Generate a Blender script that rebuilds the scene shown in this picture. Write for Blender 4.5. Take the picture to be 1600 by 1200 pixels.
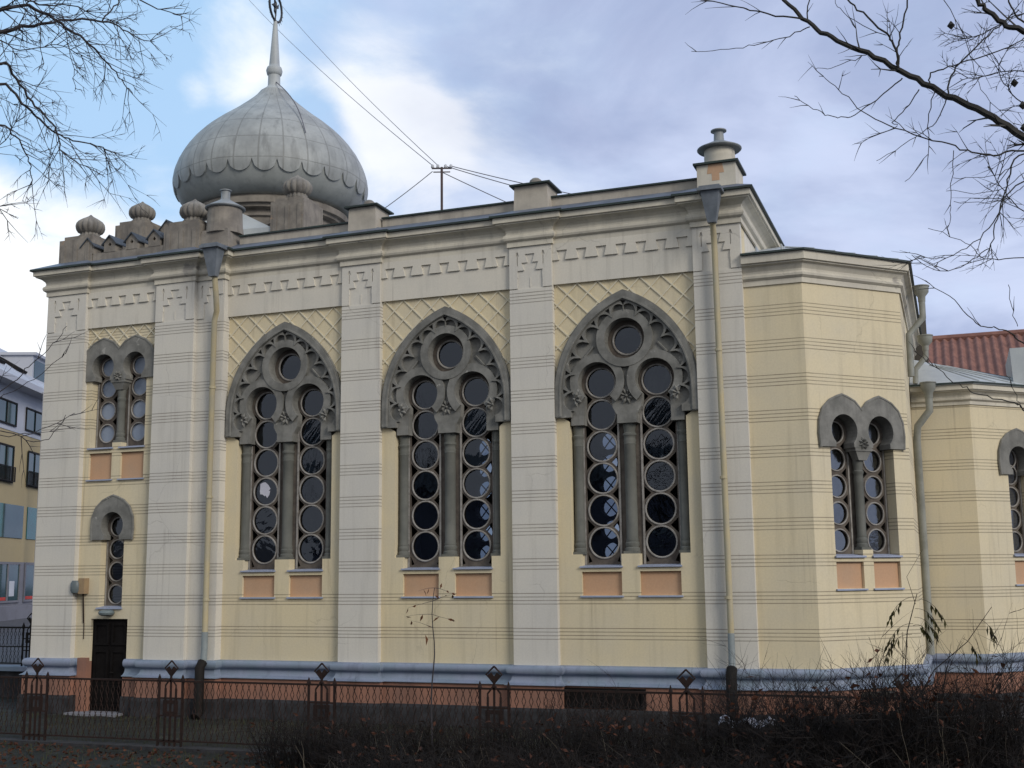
import bpy, math, random
from math import sin, cos, pi, radians, sqrt, atan2
from mathutils import Vector, Matrix
from mathutils.geometry import tessellate_polygon
random.seed(7)
for o in list(bpy.data.objects): bpy.data.objects.remove(o)
SC = bpy.context.scene
COL = SC.collection

# ------------------------------------------------------------------ camera
CAM = Vector((3.3318, -21.1128, 1.6795))
CR = Vector((0.93741661, 0.3480284, -0.01123973))
CU = Vector((0.06546972, -0.14445642, 0.98734293))
CF = Vector((-0.34199972, 0.92628753, 0.15820117))
FPX = 1850.9
cd = bpy.data.cameras.new('camera')
cam = bpy.data.objects.new('camera', cd)
COL.objects.link(cam)
cam.matrix_world = Matrix(((CR.x, CU.x, -CF.x, CAM.x), (CR.y, CU.y, -CF.y, CAM.y), (CR.z, CU.z, -CF.z, CAM.z), (0, 0, 0, 1)))
cd.sensor_width = 36
cd.lens = FPX / 1600 * 36
cd.clip_start = 0.1
cd.clip_end = 3000
SC.camera = cam

def at_depth(u, v, d):
    """a point d metres in front of the lens (used to lay out the big boughs)"""
    return CAM + (CF + CR * ((u - 800) / FPX) + CU * ((600 - v) / FPX)) * d

# ------------------------------------------------------------------ world and sun
SUN_EL, SUN_AZ = radians(27), radians(121)       # azimuth from +y towards +x
W = bpy.data.worlds.new('World'); SC.world = W; W.use_nodes = True
nt = W.node_tree; nt.nodes.clear()
def N(t, **kw):
    n = nt.nodes.new(t)
    for k, v in kw.items(): setattr(n, k, v)
    return n
def LK(a, b): nt.links.new(a, b)
out = N('ShaderNodeOutputWorld'); bg = N('ShaderNodeBackground'); bg.inputs['Strength'].default_value = 0.1
sky = N('ShaderNodeTexSky', sky_type='NISHITA'); sky.sun_disc = False
sky.sun_elevation = SUN_EL; sky.sun_rotation = SUN_AZ; sky.air_density = 1.0; sky.dust_density = 1.0; sky.ozone_density = 1.5
tc = N('ShaderNodeTexCoord'); sp = N('ShaderNodeSeparateXYZ'); LK(tc.outputs['Generated'], sp.inputs[0])
def M(op, a, b=None, clamp=False):
    n = N('ShaderNodeMath', operation=op); n.use_clamp = clamp
    for i, x in enumerate((a, b)):
        if x is None: continue
        if isinstance(x, (int, float)): n.inputs[i].default_value = x
        else: LK(x, n.inputs[i])
    return n.outputs[0]
zz = M('ADD', M('MAXIMUM', sp.outputs[2], 0.0), 0.22)
cb = N('ShaderNodeCombineXYZ'); LK(M('DIVIDE', sp.outputs[0], zz), cb.inputs[0]); LK(M('DIVIDE', sp.outputs[1], zz), cb.inputs[1])
def noise(vec, scale, detail=7, rough=.55, dist=0.0, off=(0, 0, 0)):
    mp = N('ShaderNodeMapping'); mp.inputs['Location'].default_value = off; LK(vec, mp.inputs[0])
    n = N('ShaderNodeTexNoise'); n.inputs['Scale'].default_value = scale; n.inputs['Detail'].default_value = detail
    n.inputs['Roughness'].default_value = rough; n.inputs['Distortion'].default_value = dist
    LK(mp.outputs[0], n.inputs['Vector']); return n.outputs['Fac']
def smooth(x, lo, hi):
    n = N('ShaderNodeMapRange', interpolation_type='SMOOTHSTEP'); LK(x, n.inputs[0])
    n.inputs[1].default_value = lo; n.inputs[2].default_value = hi; return n.outputs[0]
# the bank of grey cloud lies to the east (right), broken cloud and blue to the west
def vdot(d):
    n = N('ShaderNodeVectorMath', operation='DOT_PRODUCT'); LK(tc.outputs['Generated'], n.inputs[0]); n.inputs[1].default_value = d; return n.outputs['Value']
def dirv(u, v): return (CF + CR * ((u - 800) / FPX) + CU * ((600 - v) / FPX)).normalized()
east = M('SUBTRACT', M('MULTIPLY', sp.outputs[0], 1.0), M('MULTIPLY', sp.outputs[1], -0.42))
bank = smooth(M('ADD', east, M('MULTIPLY', M('SUBTRACT', noise(cb.outputs[0], 2.2, 6, .55), .5), .5)), -0.20, 0.12)
puff = noise(cb.outputs[0], 3.2, 10, .58, .35, (3.1, 1.7, 0))
dens = M('ADD', M('MULTIPLY', M('SUBTRACT', puff, .5), 2.1), -.12)
for u, v, r, k in ((90, 390, 9, .47), (210, 310, 5, .2), (0, 470, 8, .4), (590, 120, 3.6, .42), (625, 230, 4.2, .5), (40, 600, 6, .4), (280, 150, 1.6, .45), (370, 100, 3.5, .25), (720, 330, 7, .32), (850, 200, 10, .20), (330, 60, 5, .2), (60, 60, 8, -.5), (200, 200, 7, -.55), (460, 200, 3, -.4)):
    dens = M('ADD', dens, M('MULTIPLY', smooth(vdot(dirv(u, v)), cos(radians(r)), 1.0), k))
cl = smooth(dens, -.12, .72)
def mixc(f, a, b):
    n = N('ShaderNodeMix', data_type='RGBA'); LK(f, n.inputs[0])
    for i, x in ((6, a), (7, b)):
        if isinstance(x, tuple): n.inputs[i].default_value = (*x, 1)
        else: LK(x, n.inputs[i])
    return n.outputs[2]
blue = N('ShaderNodeMix', data_type='RGBA', blend_type='MULTIPLY'); blue.inputs[0].default_value = 1
LK(sky.outputs[0], blue.inputs[6]); blue.inputs[7].default_value = (1.55, 1.5, 1.3, 1)
pale = mixc(smooth(noise(cb.outputs[0], .8, 5, .5, 0, (7, 2, 0)), .2, .8), (3.2, 5.6, 8.4), (4.2, 6.1, 8.6))
base = mixc(M('ADD', .9, 0.0), blue.outputs[2], pale)
brok = mixc(cl, base, (9.2, 9.4, 9.6))
grey = mixc(smooth(noise(cb.outputs[0], 1.9, 9, .55, .4, (1.3, 4.2, 0)), .34, .66), (3.3, 3.95, 5.9), (5.5, 6.2, 8.2))
col = mixc(M('MULTIPLY', bank, M('SUBTRACT', 1.0, M('MULTIPLY', cl, .5))), brok, grey)
south = smooth(M('MULTIPLY', sp.outputs[1], -1.0), .05, .6)  # unseen white cloud to the south, added to whiten and brighten the facade light
col = mixc(south, col, mixc(cl, (5.3, 5.5, 5.9), (6.7, 6.9, 7.2)))
LK(col, bg.inputs['Color']); LK(bg.outputs[0], out.inputs['Surface'])

sd = bpy.data.lights.new('sun', 'SUN'); sd.energy = 1.5; sd.angle = radians(22); sd.color = (1.0, .93, .82)
so = bpy.data.objects.new('sun', sd); COL.objects.link(so)
sdir = Vector((sin(SUN_AZ) * cos(SUN_EL), cos(SUN_AZ) * cos(SUN_EL), sin(SUN_EL)))
so.rotation_euler = sdir.to_track_quat('Z', 'Y').to_euler()
so.location = (30, -10, 40)

SC.view_settings.view_transform = 'Standard'; SC.view_settings.look = 'None'
SC.view_settings.exposure = 0.22; SC.view_settings.gamma = 1.0
SC.cycles.max_bounces = 8

# ------------------------------------------------------------------ materials
def mat(name, c1, c2=None, rough=.85, scale=1.5, bump=.15, fine=30., streak=0., groove=None, metal=0., spec=.3, patch=None, seams=None, cracks=False):
    m = bpy.data.materials.new(name); m.use_nodes = True
    t = m.node_tree; b = t.nodes['Principled BSDF']
    def n(ty, **kw):
        x = t.nodes.new(ty)
        for k, v in kw.items(): setattr(x, k, v)
        return x
    lk = t.links.new
    def mt(op, a, b_=None):
        x = n('ShaderNodeMath', operation=op)
        for i, v in enumerate((a, b_)):
            if v is None: continue
            if isinstance(v, (int, float)): x.inputs[i].default_value = v
            else: lk(v, x.inputs[i])
        return x.outputs[0]
    geo = n('ShaderNodeNewGeometry'); pos = geo.outputs['Position']
    def nz(sc, detail=5, r=.6, mp=None):
        x = n('ShaderNodeTexNoise'); x.inputs['Scale'].default_value = sc; x.inputs['Detail'].default_value = detail; x.inputs['Roughness'].default_value = r
        if mp:
            q = n('ShaderNodeMapping'); q.inputs['Scale'].default_value = mp; lk(pos, q.inputs[0]); lk(q.outputs[0], x.inputs['Vector'])
        else: lk(pos, x.inputs['Vector'])
        return x.outputs['Fac']
    def rng(x, a, b_, c=0., d=1.):
        q = n('ShaderNodeMapRange', interpolation_type='SMOOTHSTEP'); lk(x, q.inputs[0])
        for i, v in enumerate((a, b_, c, d)): q.inputs[i + 1].default_value = v
        return q.outputs[0]
    def mix(f, a, b_, mode='MIX'):
        q = n('ShaderNodeMix', data_type='RGBA', blend_type=mode)
        for i, v in ((0, f), (6, a), (7, b_)):
            if isinstance(v, tuple): q.inputs[i].default_value = (*v, 1)
            elif isinstance(v, (int, float)): q.inputs[i].default_value = v
            else: lk(v, q.inputs[i])
        return q.outputs[2]
    c2 = c2 or tuple(x * .8 for x in c1)
    colr = mix(rng(nz(scale), .32, .7), c1, c2)
    f2 = nz(fine, 4, .65)
    colr = mix(rng(f2, .25, .75, .0, .22), colr, tuple(x * .6 for x in c1))
    if streak:
        s = rng(nz(1., 4, .6, (5., 5., .35)), .5, .75)
        colr = mix(mt('MULTIPLY', s, streak), colr, tuple(x * .45 for x in c1))
    if patch:                         # (threshold, colour, scale)
        s = rng(nz(patch[2], 7, .65), patch[0], patch[0] + .05)
        colr = mix(s, colr, patch[1])
    h = mt('MULTIPLY', f2, .4)
    if groove or cracks:              # hairline cracks and drip marks of old plaster
        q = n('ShaderNodeTexNoise'); q.inputs['Scale'].default_value = 1.6; q.inputs['Detail'].default_value = 6; lk(pos, q.inputs['Vector'])
        ad = n('ShaderNodeVectorMath', operation='MULTIPLY_ADD'); lk(q.outputs['Color'], ad.inputs[0]); ad.inputs[1].default_value = (.55, .55, .55); lk(pos, ad.inputs[2])
        vo = n('ShaderNodeTexVoronoi', feature='DISTANCE_TO_EDGE'); vo.inputs['Scale'].default_value = .55; lk(ad.outputs[0], vo.inputs['Vector'])
        ck = mt('MULTIPLY', rng(vo.outputs['Distance'], .0, .007, 1., 0.), rng(nz(.45, 3), .50, .60))
        colr = mix(mt('MULTIPLY', ck, .22), colr, tuple(x * .3 for x in c1)); h = mt('SUBTRACT', h, ck)
        dr_ = rng(nz(1., 5, .6, (11., 11., .22)), .56, .74)
        colr = mix(mt('MULTIPLY', mt('MULTIPLY', dr_, rng(nz(.6, 3), .42, .62)), .48), colr, tuple(x * v for x, v in zip(c1, (.42, .40, .40))))
    sep = n('ShaderNodeSeparateXYZ'); lk(pos, sep.inputs[0])
    if groove:                        # bands of four scored lines, .638 m apart
        z = sep.outputs[2]
        fr = mt('MULTIPLY', mt('FRACT', mt('DIVIDE', mt('SUBTRACT', 7.065, z), .638)), .638)
        u = mt('DIVIDE', fr, .065)
        ln = mt('MULTIPLY', mt('LESS_THAN', mt('FRACT', u), .27), mt('LESS_THAN', u, 3.5))
        ln = mt('MULTIPLY', ln, mt('MULTIPLY', mt('GREATER_THAN', z, groove[0]), mt('LESS_THAN', z, groove[1])))
        colr = mix(mt('MULTIPLY', ln, mt('ADD', mt('MULTIPLY', nz(2.5, 3), .55), .30)), colr, (.12, .095, .07))
        h = mt('SUBTRACT', h, mt('MULTIPLY', ln, 1.6))
    if seams:                         # (cx, cy, count, [z levels]) standing seams of a dome
        a = mt('ARCTAN2', mt('SUBTRACT', sep.outputs[1], seams[1]), mt('SUBTRACT', sep.outputs[0], seams[0]))
        u = mt('FRACT', mt('ADD', mt('MULTIPLY', a, seams[2] / (2 * pi)), 100.25))
        ln = mt('LESS_THAN', mt('ABSOLUTE', mt('SUBTRACT', u, .5)), .035)
        for zl in seams[3]:
            ln = mt('MAXIMUM', ln, mt('LESS_THAN', mt('ABSOLUTE', mt('SUBTRACT', mt('ADD', sep.outputs[2], mt('MULTIPLY', mt('SINE', mt('MULTIPLY', a, 9)), .012)), zl)), .012))
        colr = mix(mt('MULTIPLY', ln, .45), colr, (.12, .12, .11))
        h = mt('ADD', h, mt('MULTIPLY', ln, 1.5))
    lk(colr, b.inputs['Base Color'])
    b.inputs['Roughness'].default_value = rough; b.inputs['Metallic'].default_value = metal
    b.inputs['Specular IOR Level'].default_value = spec
    if bump:
        bp = n('ShaderNodeBump'); bp.inputs['Strength'].default_value = bump; bp.inputs['Distance'].default_value = .02
        lk(h, bp.inputs['Height']); lk(bp.outputs[0], b.inputs['Normal'])
    return m

MT = {}
MT['bay'] = mat('ochre_plaster', (.70, .605, .405), (.64, .57, .42), groove=(.3, 1.45), streak=.24, scale=.7, patch=(.70, (.60, .565, .47), .6))
MT['yel'] = mat('ochre_plaster_scored', (.70, .61, .42), (.64, .575, .43), groove=(.3, 7.1), streak=.24, scale=.7, patch=(.70, (.60, .565, .47), .6))
MT['pil'] = mat('cream_plaster_scored', (.67, .64, .57), (.61, .59, .545), groove=(.3, 7.1), streak=.24, scale=.7)
MT['cream'] = mat('cream_plaster', (.69, .65, .565), (.62, .595, .53), streak=.28, scale=.9, cracks=True)
MT['creamy'] = mat('cream_cornice', (.66, .62, .52), (.53, .50, .43), streak=.35, scale=1.2, cracks=True, patch=(.66, (.34, .32, .29), .9))
MT['stone'] = mat('grey_stucco', (.245, .242, .225), (.14, .14, .13), bump=.45, streak=.5, scale=3.2, fine=22, patch=(.64, (.34, .335, .31), 3.4))
MT['col'] = mat('column_stucco', (.165, .168, .152), (.115, .12, .11), streak=.5, scale=2)
MT['frame'] = mat('old_window_frame', (.14, .12, .10), (.075, .062, .055), bump=.3, scale=5, streak=.3)
MT['fillet'] = mat('pale_fillet', (.70, .645, .49), (.64, .59, .47), scale=2)
MT['rim'] = mat('peeling_rim_paint', (.36, .345, .325), (.20, .185, .17), scale=6, bump=.2)
MT['pink'] = mat('salmon_plaster', (.55, .34, .21), (.49, .33, .22), scale=1.2, streak=.1)
MT['sill'] = mat('blue_grey_sheet', (.36, .40, .52), (.30, .34, .45), rough=.5, scale=3, streak=.2)
MT['plinth'] = mat('blue_painted_sheet', (.25, .285, .385), (.20, .26, .325), rough=.55, scale=1.6, streak=.5, patch=(.66, (.20, .20, .19), 2.2))
MT['orange'] = mat('terracotta_plaster', (.33, .165, .115), (.23, .13, .10), scale=1.4, streak=.5, patch=(.66, (.14, .11, .10), 2.))
MT['base'] = mat('rough_stone_base', (.045, .045, .05), (.02, .02, .022), bump=.6, scale=4, fine=14)
MT['zinc'] = mat('dome_sheet', (.39, .41, .405), (.27, .285, .285), rough=.5, scale=1.6, streak=.65, bump=.35, fine=9, seams=(-13.47, 5.7, 26, (12.09, 12.70, 13.30)))
MT['zinc2'] = mat('plain_dome_sheet', (.36, .38, .375), (.27, .29, .285), rough=.55, scale=1.3, streak=.45, fine=12)
MT['zincl'] = mat('pale_roof_sheet', (.47, .50, .50), (.38, .41, .43), rough=.5, scale=1.2, streak=.2)
MT['flash'] = mat('blue_grey_flashing', (.15, .175, .22), (.085, .10, .135), rough=.45, scale=2.5, streak=.3)
MT['hopper'] = mat('grey_hopper_sheet', (.20, .225, .26), (.12, .14, .165), rough=.5, scale=3, streak=.5)
MT['slate'] = mat('dark_slate_sheet', (.075, .09, .11), (.05, .06, .075), rough=.45, scale=2.5, streak=.3)
MT['cowl'] = mat('grey_cowl_sheet', (.30, .32, .33), (.20, .22, .23), rough=.5, scale=3, streak=.4)
MT['dark'] = mat('dark_green_drip_edge', (.035, .055, .05), (.03, .04, .04), rough=.5, scale=3)
MT['weath'] = mat('weathered_brown_stucco', (.31, .28, .24), (.16, .145, .13), bump=.35, scale=2.2, streak=.85, patch=(.66, (.31, .23, .17), 2.5))
MT['block'] = mat('weathered_block_stucco', (.48, .44, .375), (.36, .33, .285), bump=.3, scale=2.2, streak=.4, patch=(.70, (.42, .21, .13), 2.3))
MT['capst'] = mat('onion_cap_stucco', (.27, .255, .23), (.16, .15, .14), bump=.3, scale=4, streak=.5)
MT['pipey'] = mat('yellow_pipe_paint', (.50, .43, .27), (.44, .40, .29), rough=.6, scale=3, streak=.35)
MT['pipeg'] = mat('grey_pipe_paint', (.28, .32, .33), (.20, .23, .24), rough=.5, scale=3, streak=.3)
MT['galv'] = mat('green_grey_pipe', (.33, .34, .31), (.23, .24, .22), rough=.45, scale=3, streak=.3)
MT['iron'] = mat('black_iron', (.012, .012, .012), (.018, .015, .013), rough=.7, spec=.15)
MT['rust'] = mat('rusty_iron', (.028, .013, .010), (.014, .009, .008), rough=.8, scale=9)
MT['door'] = mat('black_door', (.010, .009, .009), (.006, .005, .005), rough=.8, scale=4, spec=.1)
MT['brass'] = mat('dark_emblem_metal', (.05, .055, .06), rough=.4)
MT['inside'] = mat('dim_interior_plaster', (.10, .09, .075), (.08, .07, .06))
MT['roofm'] = mat('main_roof_sheet', (.16, .18, .18), (.12, .14, .14), rough=.5, streak=.2)
MT['bark'] = mat('wet_bark', (.055, .050, .055), (.035, .033, .036), scale=14, bump=.4)
MT['barkg'] = mat('bark_lichen', (.050, .047, .042), (.03, .03, .03), scale=14, bump=.4)
MT['twig'] = mat('hedge_twig', (.009, .0075, .0075), (.017, .012, .010), scale=6, bump=0)
MT['twigp'] = mat('pale_dead_stem', (.17, .15, .115), (.10, .085, .07), scale=6, bump=0)
MT['leafb'] = mat('dead_brown_leaf', (.075, .027, .014), (.035, .015, .010), scale=9, bump=0)
MT['leafr'] = mat('reddish_leaf', (.10, .036, .018), (.05, .02, .013), scale=9, bump=0)
MT['leafo'] = mat('orange_leaf', (.15, .06, .025), (.07, .03, .016), scale=9, bump=0)
MT['leafg'] = mat('green_leaf', (.055, .055, .012), (.035, .03, .012), scale=9, bump=0)
MT['white'] = mat('white_plastic', (.62, .63, .70), (.5, .5, .6), rough=.4, bump=0)
MT['tan'] = mat('tan_plastic_box', (.36, .26, .15), (.30, .21, .13), scale=4)
MT['lampg'] = mat('grey_lamp_housing', (.16, .20, .21), (.10, .12, .13), rough=.4)
MT['wire'] = mat('grey_wire', (.16, .16, .19), bump=0)
MT['mast'] = mat('rusted_mast', (.10, .07, .07), (.07, .06, .06))

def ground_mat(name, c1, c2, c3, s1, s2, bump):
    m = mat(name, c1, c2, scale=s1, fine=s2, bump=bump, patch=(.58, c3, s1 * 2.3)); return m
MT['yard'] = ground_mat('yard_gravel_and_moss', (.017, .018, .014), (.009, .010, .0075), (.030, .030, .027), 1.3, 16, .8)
MT['asphalt'] = ground_mat('street_asphalt', (.11, .11, .12), (.09, .09, .10), (.14, .14, .15), .5, 20, .3)

def glass(name, tint, gloss, rough=.02, tone=(.78, .86, 1.0)):
    m = bpy.data.materials.new(name); m.use_nodes = True; t = m.node_tree; t.nodes.clear()
    o = t.nodes.new('ShaderNodeOutputMaterial'); mx = t.nodes.new('ShaderNodeMixShader')
    g = t.nodes.new('ShaderNodeBsdfGlossy'); g.inputs['Roughness'].default_value = rough; g.inputs['Color'].default_value = (*tone, 1)
    tr = t.nodes.new('ShaderNodeBsdfTransparent'); tr.inputs['Color'].default_value = (*tint, 1)
    fr = t.nodes.new('ShaderNodeFresnel'); fr.inputs['IOR'].default_value = 1.5
    ad = t.nodes.new('ShaderNodeMath'); ad.operation = 'ADD'; ad.inputs[1].default_value = gloss; ad.use_clamp = True
    nz = t.nodes.new('ShaderNodeTexNoise'); nz.inputs['Scale'].default_value = 5
    bp = t.nodes.new('ShaderNodeBump'); bp.inputs['Strength'].default_value = .06; bp.inputs['Distance'].default_value = .05
    L = t.links.new
    L(nz.outputs['Fac'], bp.inputs['Height']); L(bp.outputs[0], g.inputs['Normal'])
    L(fr.outputs[0], ad.inputs[0]); L(ad.outputs[0], mx.inputs[0]); L(tr.outputs[0], mx.inputs[1]); L(g.outputs[0], mx.inputs[2]); L(mx.outputs[0], o.inputs['Surface'])
    return m
MT['glass'] = glass('old_window_glass', (.50, .54, .60), .025)
MT['glassf'] = glass('dark_tinted_glass', (.30, .33, .35), .02)  # tint darkened to dim the daylight seen through the far windows
MT['glassg'] = glass('reflective_grey_glass', (.30, .32, .34), .17, .12, (.85, .88, .90))  # mirror share raised and greyed to give a pale reflection
MT['glass_sky'] = mat('sky_reflection_glass', (.24, .29, .38), (.20, .25, .34), rough=.25, spec=.6, bump=.03, fine=6)  # pale sky reflection of the tower panes put into the base colour
MT['glassd'] = mat('dark_street_glass', (.012, .045, .05), (.02, .065, .07), rough=.08, spec=.6, bump=0)
MT['ochre'] = mat('street_ochre_render', (.43, .35, .20), (.39, .32, .19), scale=.5, bump=.05)
MT['mansard'] = mat('mansard_sheet', (.48, .50, .55), (.41, .43, .48), rough=.5, scale=.5)
MT['whitep'] = mat('white_painted_metal', (.6, .62, .66), rough=.5)
MT['red'] = mat('red_shop_strip', (.55, .05, .03), rough=.5)
MT['concrete'] = mat('grey_concrete', (.22, .22, .25), (.18, .18, .2), scale=1)
MT['teal'] = mat('teal_glass', (.012, .13, .13), (.015, .10, .10), rough=.15, spec=.6, bump=0)

# ------------------------------------------------------------------ mesh building
class MB:
    def __init__(s): s.v = []; s.f = []
    def add(s, vs, fs):
        k = len(s.v); s.v += [tuple(x) for x in vs]; s.f += [tuple(i + k for i in f) for f in fs]
    def box(s, x0, x1, y0, y1, z0, z1):
        s.add([(x0, y0, z0), (x1, y0, z0), (x1, y1, z0), (x0, y1, z0), (x0, y0, z1), (x1, y0, z1), (x1, y1, z1), (x0, y1, z1)],
              [(3, 2, 1, 0), (4, 5, 6, 7), (0, 1, 5, 4), (1, 2, 6, 5), (2, 3, 7, 6), (3, 0, 4, 7)])
    def frustum(s, x0, x1, y0, y1, z0, X0, X1, Y0, Y1, z1):
        s.add([(x0, y0, z0), (x1, y0, z0), (x1, y1, z0), (x0, y1, z0), (X0, Y0, z1), (X1, Y0, z1), (X1, Y1, z1), (X0, Y1, z1)],
              [(3, 2, 1, 0), (4, 5, 6, 7), (0, 1, 5, 4), (1, 2, 6, 5), (2, 3, 7, 6), (3, 0, 4, 7)])
    def plate(s, outer, holes, d0, d1):
        """a flat plate in (a, z) with holes, between depths d0 (front) and d1"""
        def area(p): return sum(p[i][0] * p[(i + 1) % len(p)][1] - p[(i + 1) % len(p)][0] * p[i][1] for i in range(len(p))) / 2
        o = outer if area(outer) > 0 else outer[::-1]
        hs = [h if area(h) < 0 else h[::-1] for h in holes]
        polys = [o] + hs
        tri = tessellate_polygon([[Vector((p[0], p[1], 0)) for p in q] for q in polys])
        flat = [p for q in polys for p in q]; n = len(flat)
        vs = [(a, d0, z) for a, z in flat] + [(a, d1, z) for a, z in flat]
        fs = []
        for t in tri:
            (ax, az), (bx, bz), (cx, cz) = (flat[i] for i in t)
            if (bx - ax) * (cz - az) - (cx - ax) * (bz - az) < 0: t = (t[0], t[2], t[1])
            fs.append(tuple(t)); fs.append((t[2] + n, t[1] + n, t[0] + n))
        k = 0
        for q in polys:
            m = len(q)
            for i in range(m):
                j = (i + 1) % m; fs.append((k + j, k + i, k + i + n, k + j + n))
            k += m
        s.add(vs, fs)
    def sweep(s, prof, path, caps=True):
        """prof: (offset outward, z); path: plan points, outward on the right-hand side"""
        P = [Vector(p) for p in path]; nrm = []
        for i in range(len(P) - 1):
            t = (P[i + 1] - P[i]).normalized(); nrm.append(Vector((t.y, -t.x)))
        vs = []
        for i, p in enumerate(P):
            if i == 0: m = nrm[0]
            elif i == len(P) - 1: m = nrm[-1]
            else:
                a, b = nrm[i - 1], nrm[i]; m = (a + b) / (1 + a.dot(b))
            for o, z in prof: vs.append((p.x + m.x * o, p.y + m.y * o, z))
        n = len(prof); fs = []
        for i in range(len(P) - 1):
            for j in range(n - 1):
                fs.append((i * n + j, (i + 1) * n + j, (i + 1) * n + j + 1, i * n + j + 1))
        if caps:
            fs.append(tuple(range(n))[::-1]); fs.append(tuple(range((len(P) - 1) * n, len(P) * n)))
        s.add(vs, fs)
    def lathe(s, prof, cx, cy, n=32, lobes=0, amp=0.):
        """prof: (r, z) from bottom to top"""
        vs = []; fs = []; m = len(prof)
        for i in range(n):
            a = 2 * pi * i / n
            for r, z in prof:
                rr = r * (1 + amp * (abs(cos(lobes * a / 2)) - .6)) if lobes else r
                vs.append((cx + rr * cos(a), cy + rr * sin(a), z))
        for i in range(n):
            k = (i + 1) % n
            for j in range(m - 1): fs.append((i * m + j, k * m + j, k * m + j + 1, i * m + j + 1))
        fs.append(tuple(i * m for i in range(n))[::-1]); fs.append(tuple(i * m + m - 1 for i in range(n)))
        s.add(vs, fs)
    def tube(s, pts, radii, n=6, cap=True):
        P = [Vector(p) for p in pts]
        if isinstance(radii, (int, float)): radii = [radii] * len(P)
        vs = []; fs = []; up = None
        for i, p in enumerate(P):
            t = (P[min(i + 1, len(P) - 1)] - P[max(i - 1, 0)])
            if t.length < 1e-9: t = Vector((0, 0, 1))
            t.normalize()
            if up is None: up = Vector((0, 0, 1)) if abs(t.z) < .9 else Vector((1, 0, 0))
            a = (up - t * up.dot(t)).normalized(); b = t.cross(a); up = a
            for k in range(n):
                q = 2 * pi * k / n; vs.append(p + (a * cos(q) + b * sin(q)) * radii[i])
        for i in range(len(P) - 1):
            for k in range(n):
                l = (k + 1) % n; fs.append((i * n + k, i * n + l, (i + 1) * n + l, (i + 1) * n + k))
        if cap: fs.append(tuple(range(n))[::-1]); fs.append(tuple((len(P) - 1) * n + k for k in range(n)))
        s.add(vs, fs)
    def ring(s, a, z, r, d, rad, n=28, a0=0., a1=2 * pi):
        """a round bead of radius rad on a circle in the (a, z) plane at depth d"""
        full = abs(a1 - a0 - 2 * pi) < 1e-6
        pts = [(a + r * cos(a0 + (a1 - a0) * i / n), d, z + r * sin(a0 + (a1 - a0) * i / n)) for i in range(n + 1)]
        s.tube(pts, rad, 6, cap=not full)
    def disc(s, a, z, r, d, n=20, tilt=(0., 0.)):
        vs = [(a + r * cos(2 * pi * i / n), d + r * cos(2 * pi * i / n) * tilt[0] + r * sin(2 * pi * i / n) * tilt[1], z + r * sin(2 * pi * i / n)) for i in range(n)]
        s.add(vs, [tuple(range(n))])
    def build(s, name, m, parent=None, loc=None, rot=0., smooth=False):
        me = bpy.data.meshes.new(name); me.from_pydata(s.v, [], s.f); me.update()
        if isinstance(m, str): m = MT[m]
        me.materials.append(m)
        if smooth:
            me.polygons.foreach_set('use_smooth', [True] * len(me.polygons))
            try: me.set_sharp_from_angle(angle=radians(38))
            except Exception: pass
        o = bpy.data.objects.new(name, me); COL.objects.link(o)
        if parent is not None:
            o.parent = parent
            if loc is None: loc = (0, 0, 0) if parent.get('_local') or parent.parent else tuple(-x for x in parent.location)
        if loc is not None: o.location = loc
        o.rotation_euler[2] = rot
        return o
def thing(name, label, cat, loc=(0, 0, 0), group=None, local=False):
    o = bpy.data.objects.new(name, None); o.empty_display_size = .3; COL.objects.link(o); o.location = loc
    o['label'] = label; o['category'] = cat
    if group: o['group'] = group
    if local: o['_local'] = 1
    return o
def tag(o, label=None, cat=None, group=None, kind=None):
    for k, v in (('label', label), ('category', cat), ('group', group), ('kind', kind)):
        if v: o[k] = v
    return o
def copy_tree(o, parent=None):
    c = o.copy(); COL.objects.link(c); c.parent = parent
    for ch in [x for x in bpy.data.objects if x.parent == o]: copy_tree(ch, c)
    return c
def kids(o): return [x for x in bpy.data.objects if x.parent == o]
def circ(a, z, r, n=28, a0=0., a1=2 * pi, end=False):
    k = n + 1 if end else n
    return [(a + r * cos(a0 + (a1 - a0) * i / n), z + r * sin(a0 + (a1 - a0) * i / n)) for i in range(k)]

# ================================================================== THE PRAYER HOUSE
GZ = -1.13                    # ground level
WY = .13                      # nave wall plane
HOUSE = thing('prayer_house', 'cream and ochre prayer house with grey onion dome and tall arched windows', 'prayer house', (-7.5, 6, GZ))
def part(mb, name, m, **k): return mb.build(name, m, HOUSE, **k)
HL = Vector((7.5, -6, -GZ))                   # offset that turns world coordinates into the house's own
def placed(mb, name, m, x, y, rot=0., **k):    # a part whose mesh is in wall coordinates (a, depth, z)
    return mb.build(name, m, HOUSE, loc=(x + HL.x, y + HL.y, HL.z), rot=rot, **k)

# ---- openings
BAYS = [-9.55, -5.895, -2.245]
def nave_opening(c):
    a, zt = 1.115, 4.7
    L = [(-.93, 1.80), (-.93, 2.02), (-a, 2.02), (-a, 4.5), (-1.28, 4.62), (-1.29, 5.2)]
    R = ogive(1.28, 5.0, 6.82, 8)
    pts = L + R + [(1.29, 5.2), (1.28, 4.62), (a, 4.5), (a, 2.02), (.93, 2.02), (.93, 1.80), (.17, 1.80), (.17, 2.02), (-.17, 2.02), (-.17, 1.80)]
    return [(c + x, z) for x, z in pts]
def ogive(hw, zs, za, n=14):
    """left spring .. apex .. right spring of a pointed arch"""
    h = za - zs; R = (hw * hw + h * h) / (2 * hw); pts = []
    amax = math.asin(min(1, h / R))
    for i in range(n + 1):
        t = amax * i / n; pts.append((-(hw - R + R * cos(t)), zs + R * sin(t)))
    return pts + [(-x, z) for x, z in pts[-2::-1]]
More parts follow.
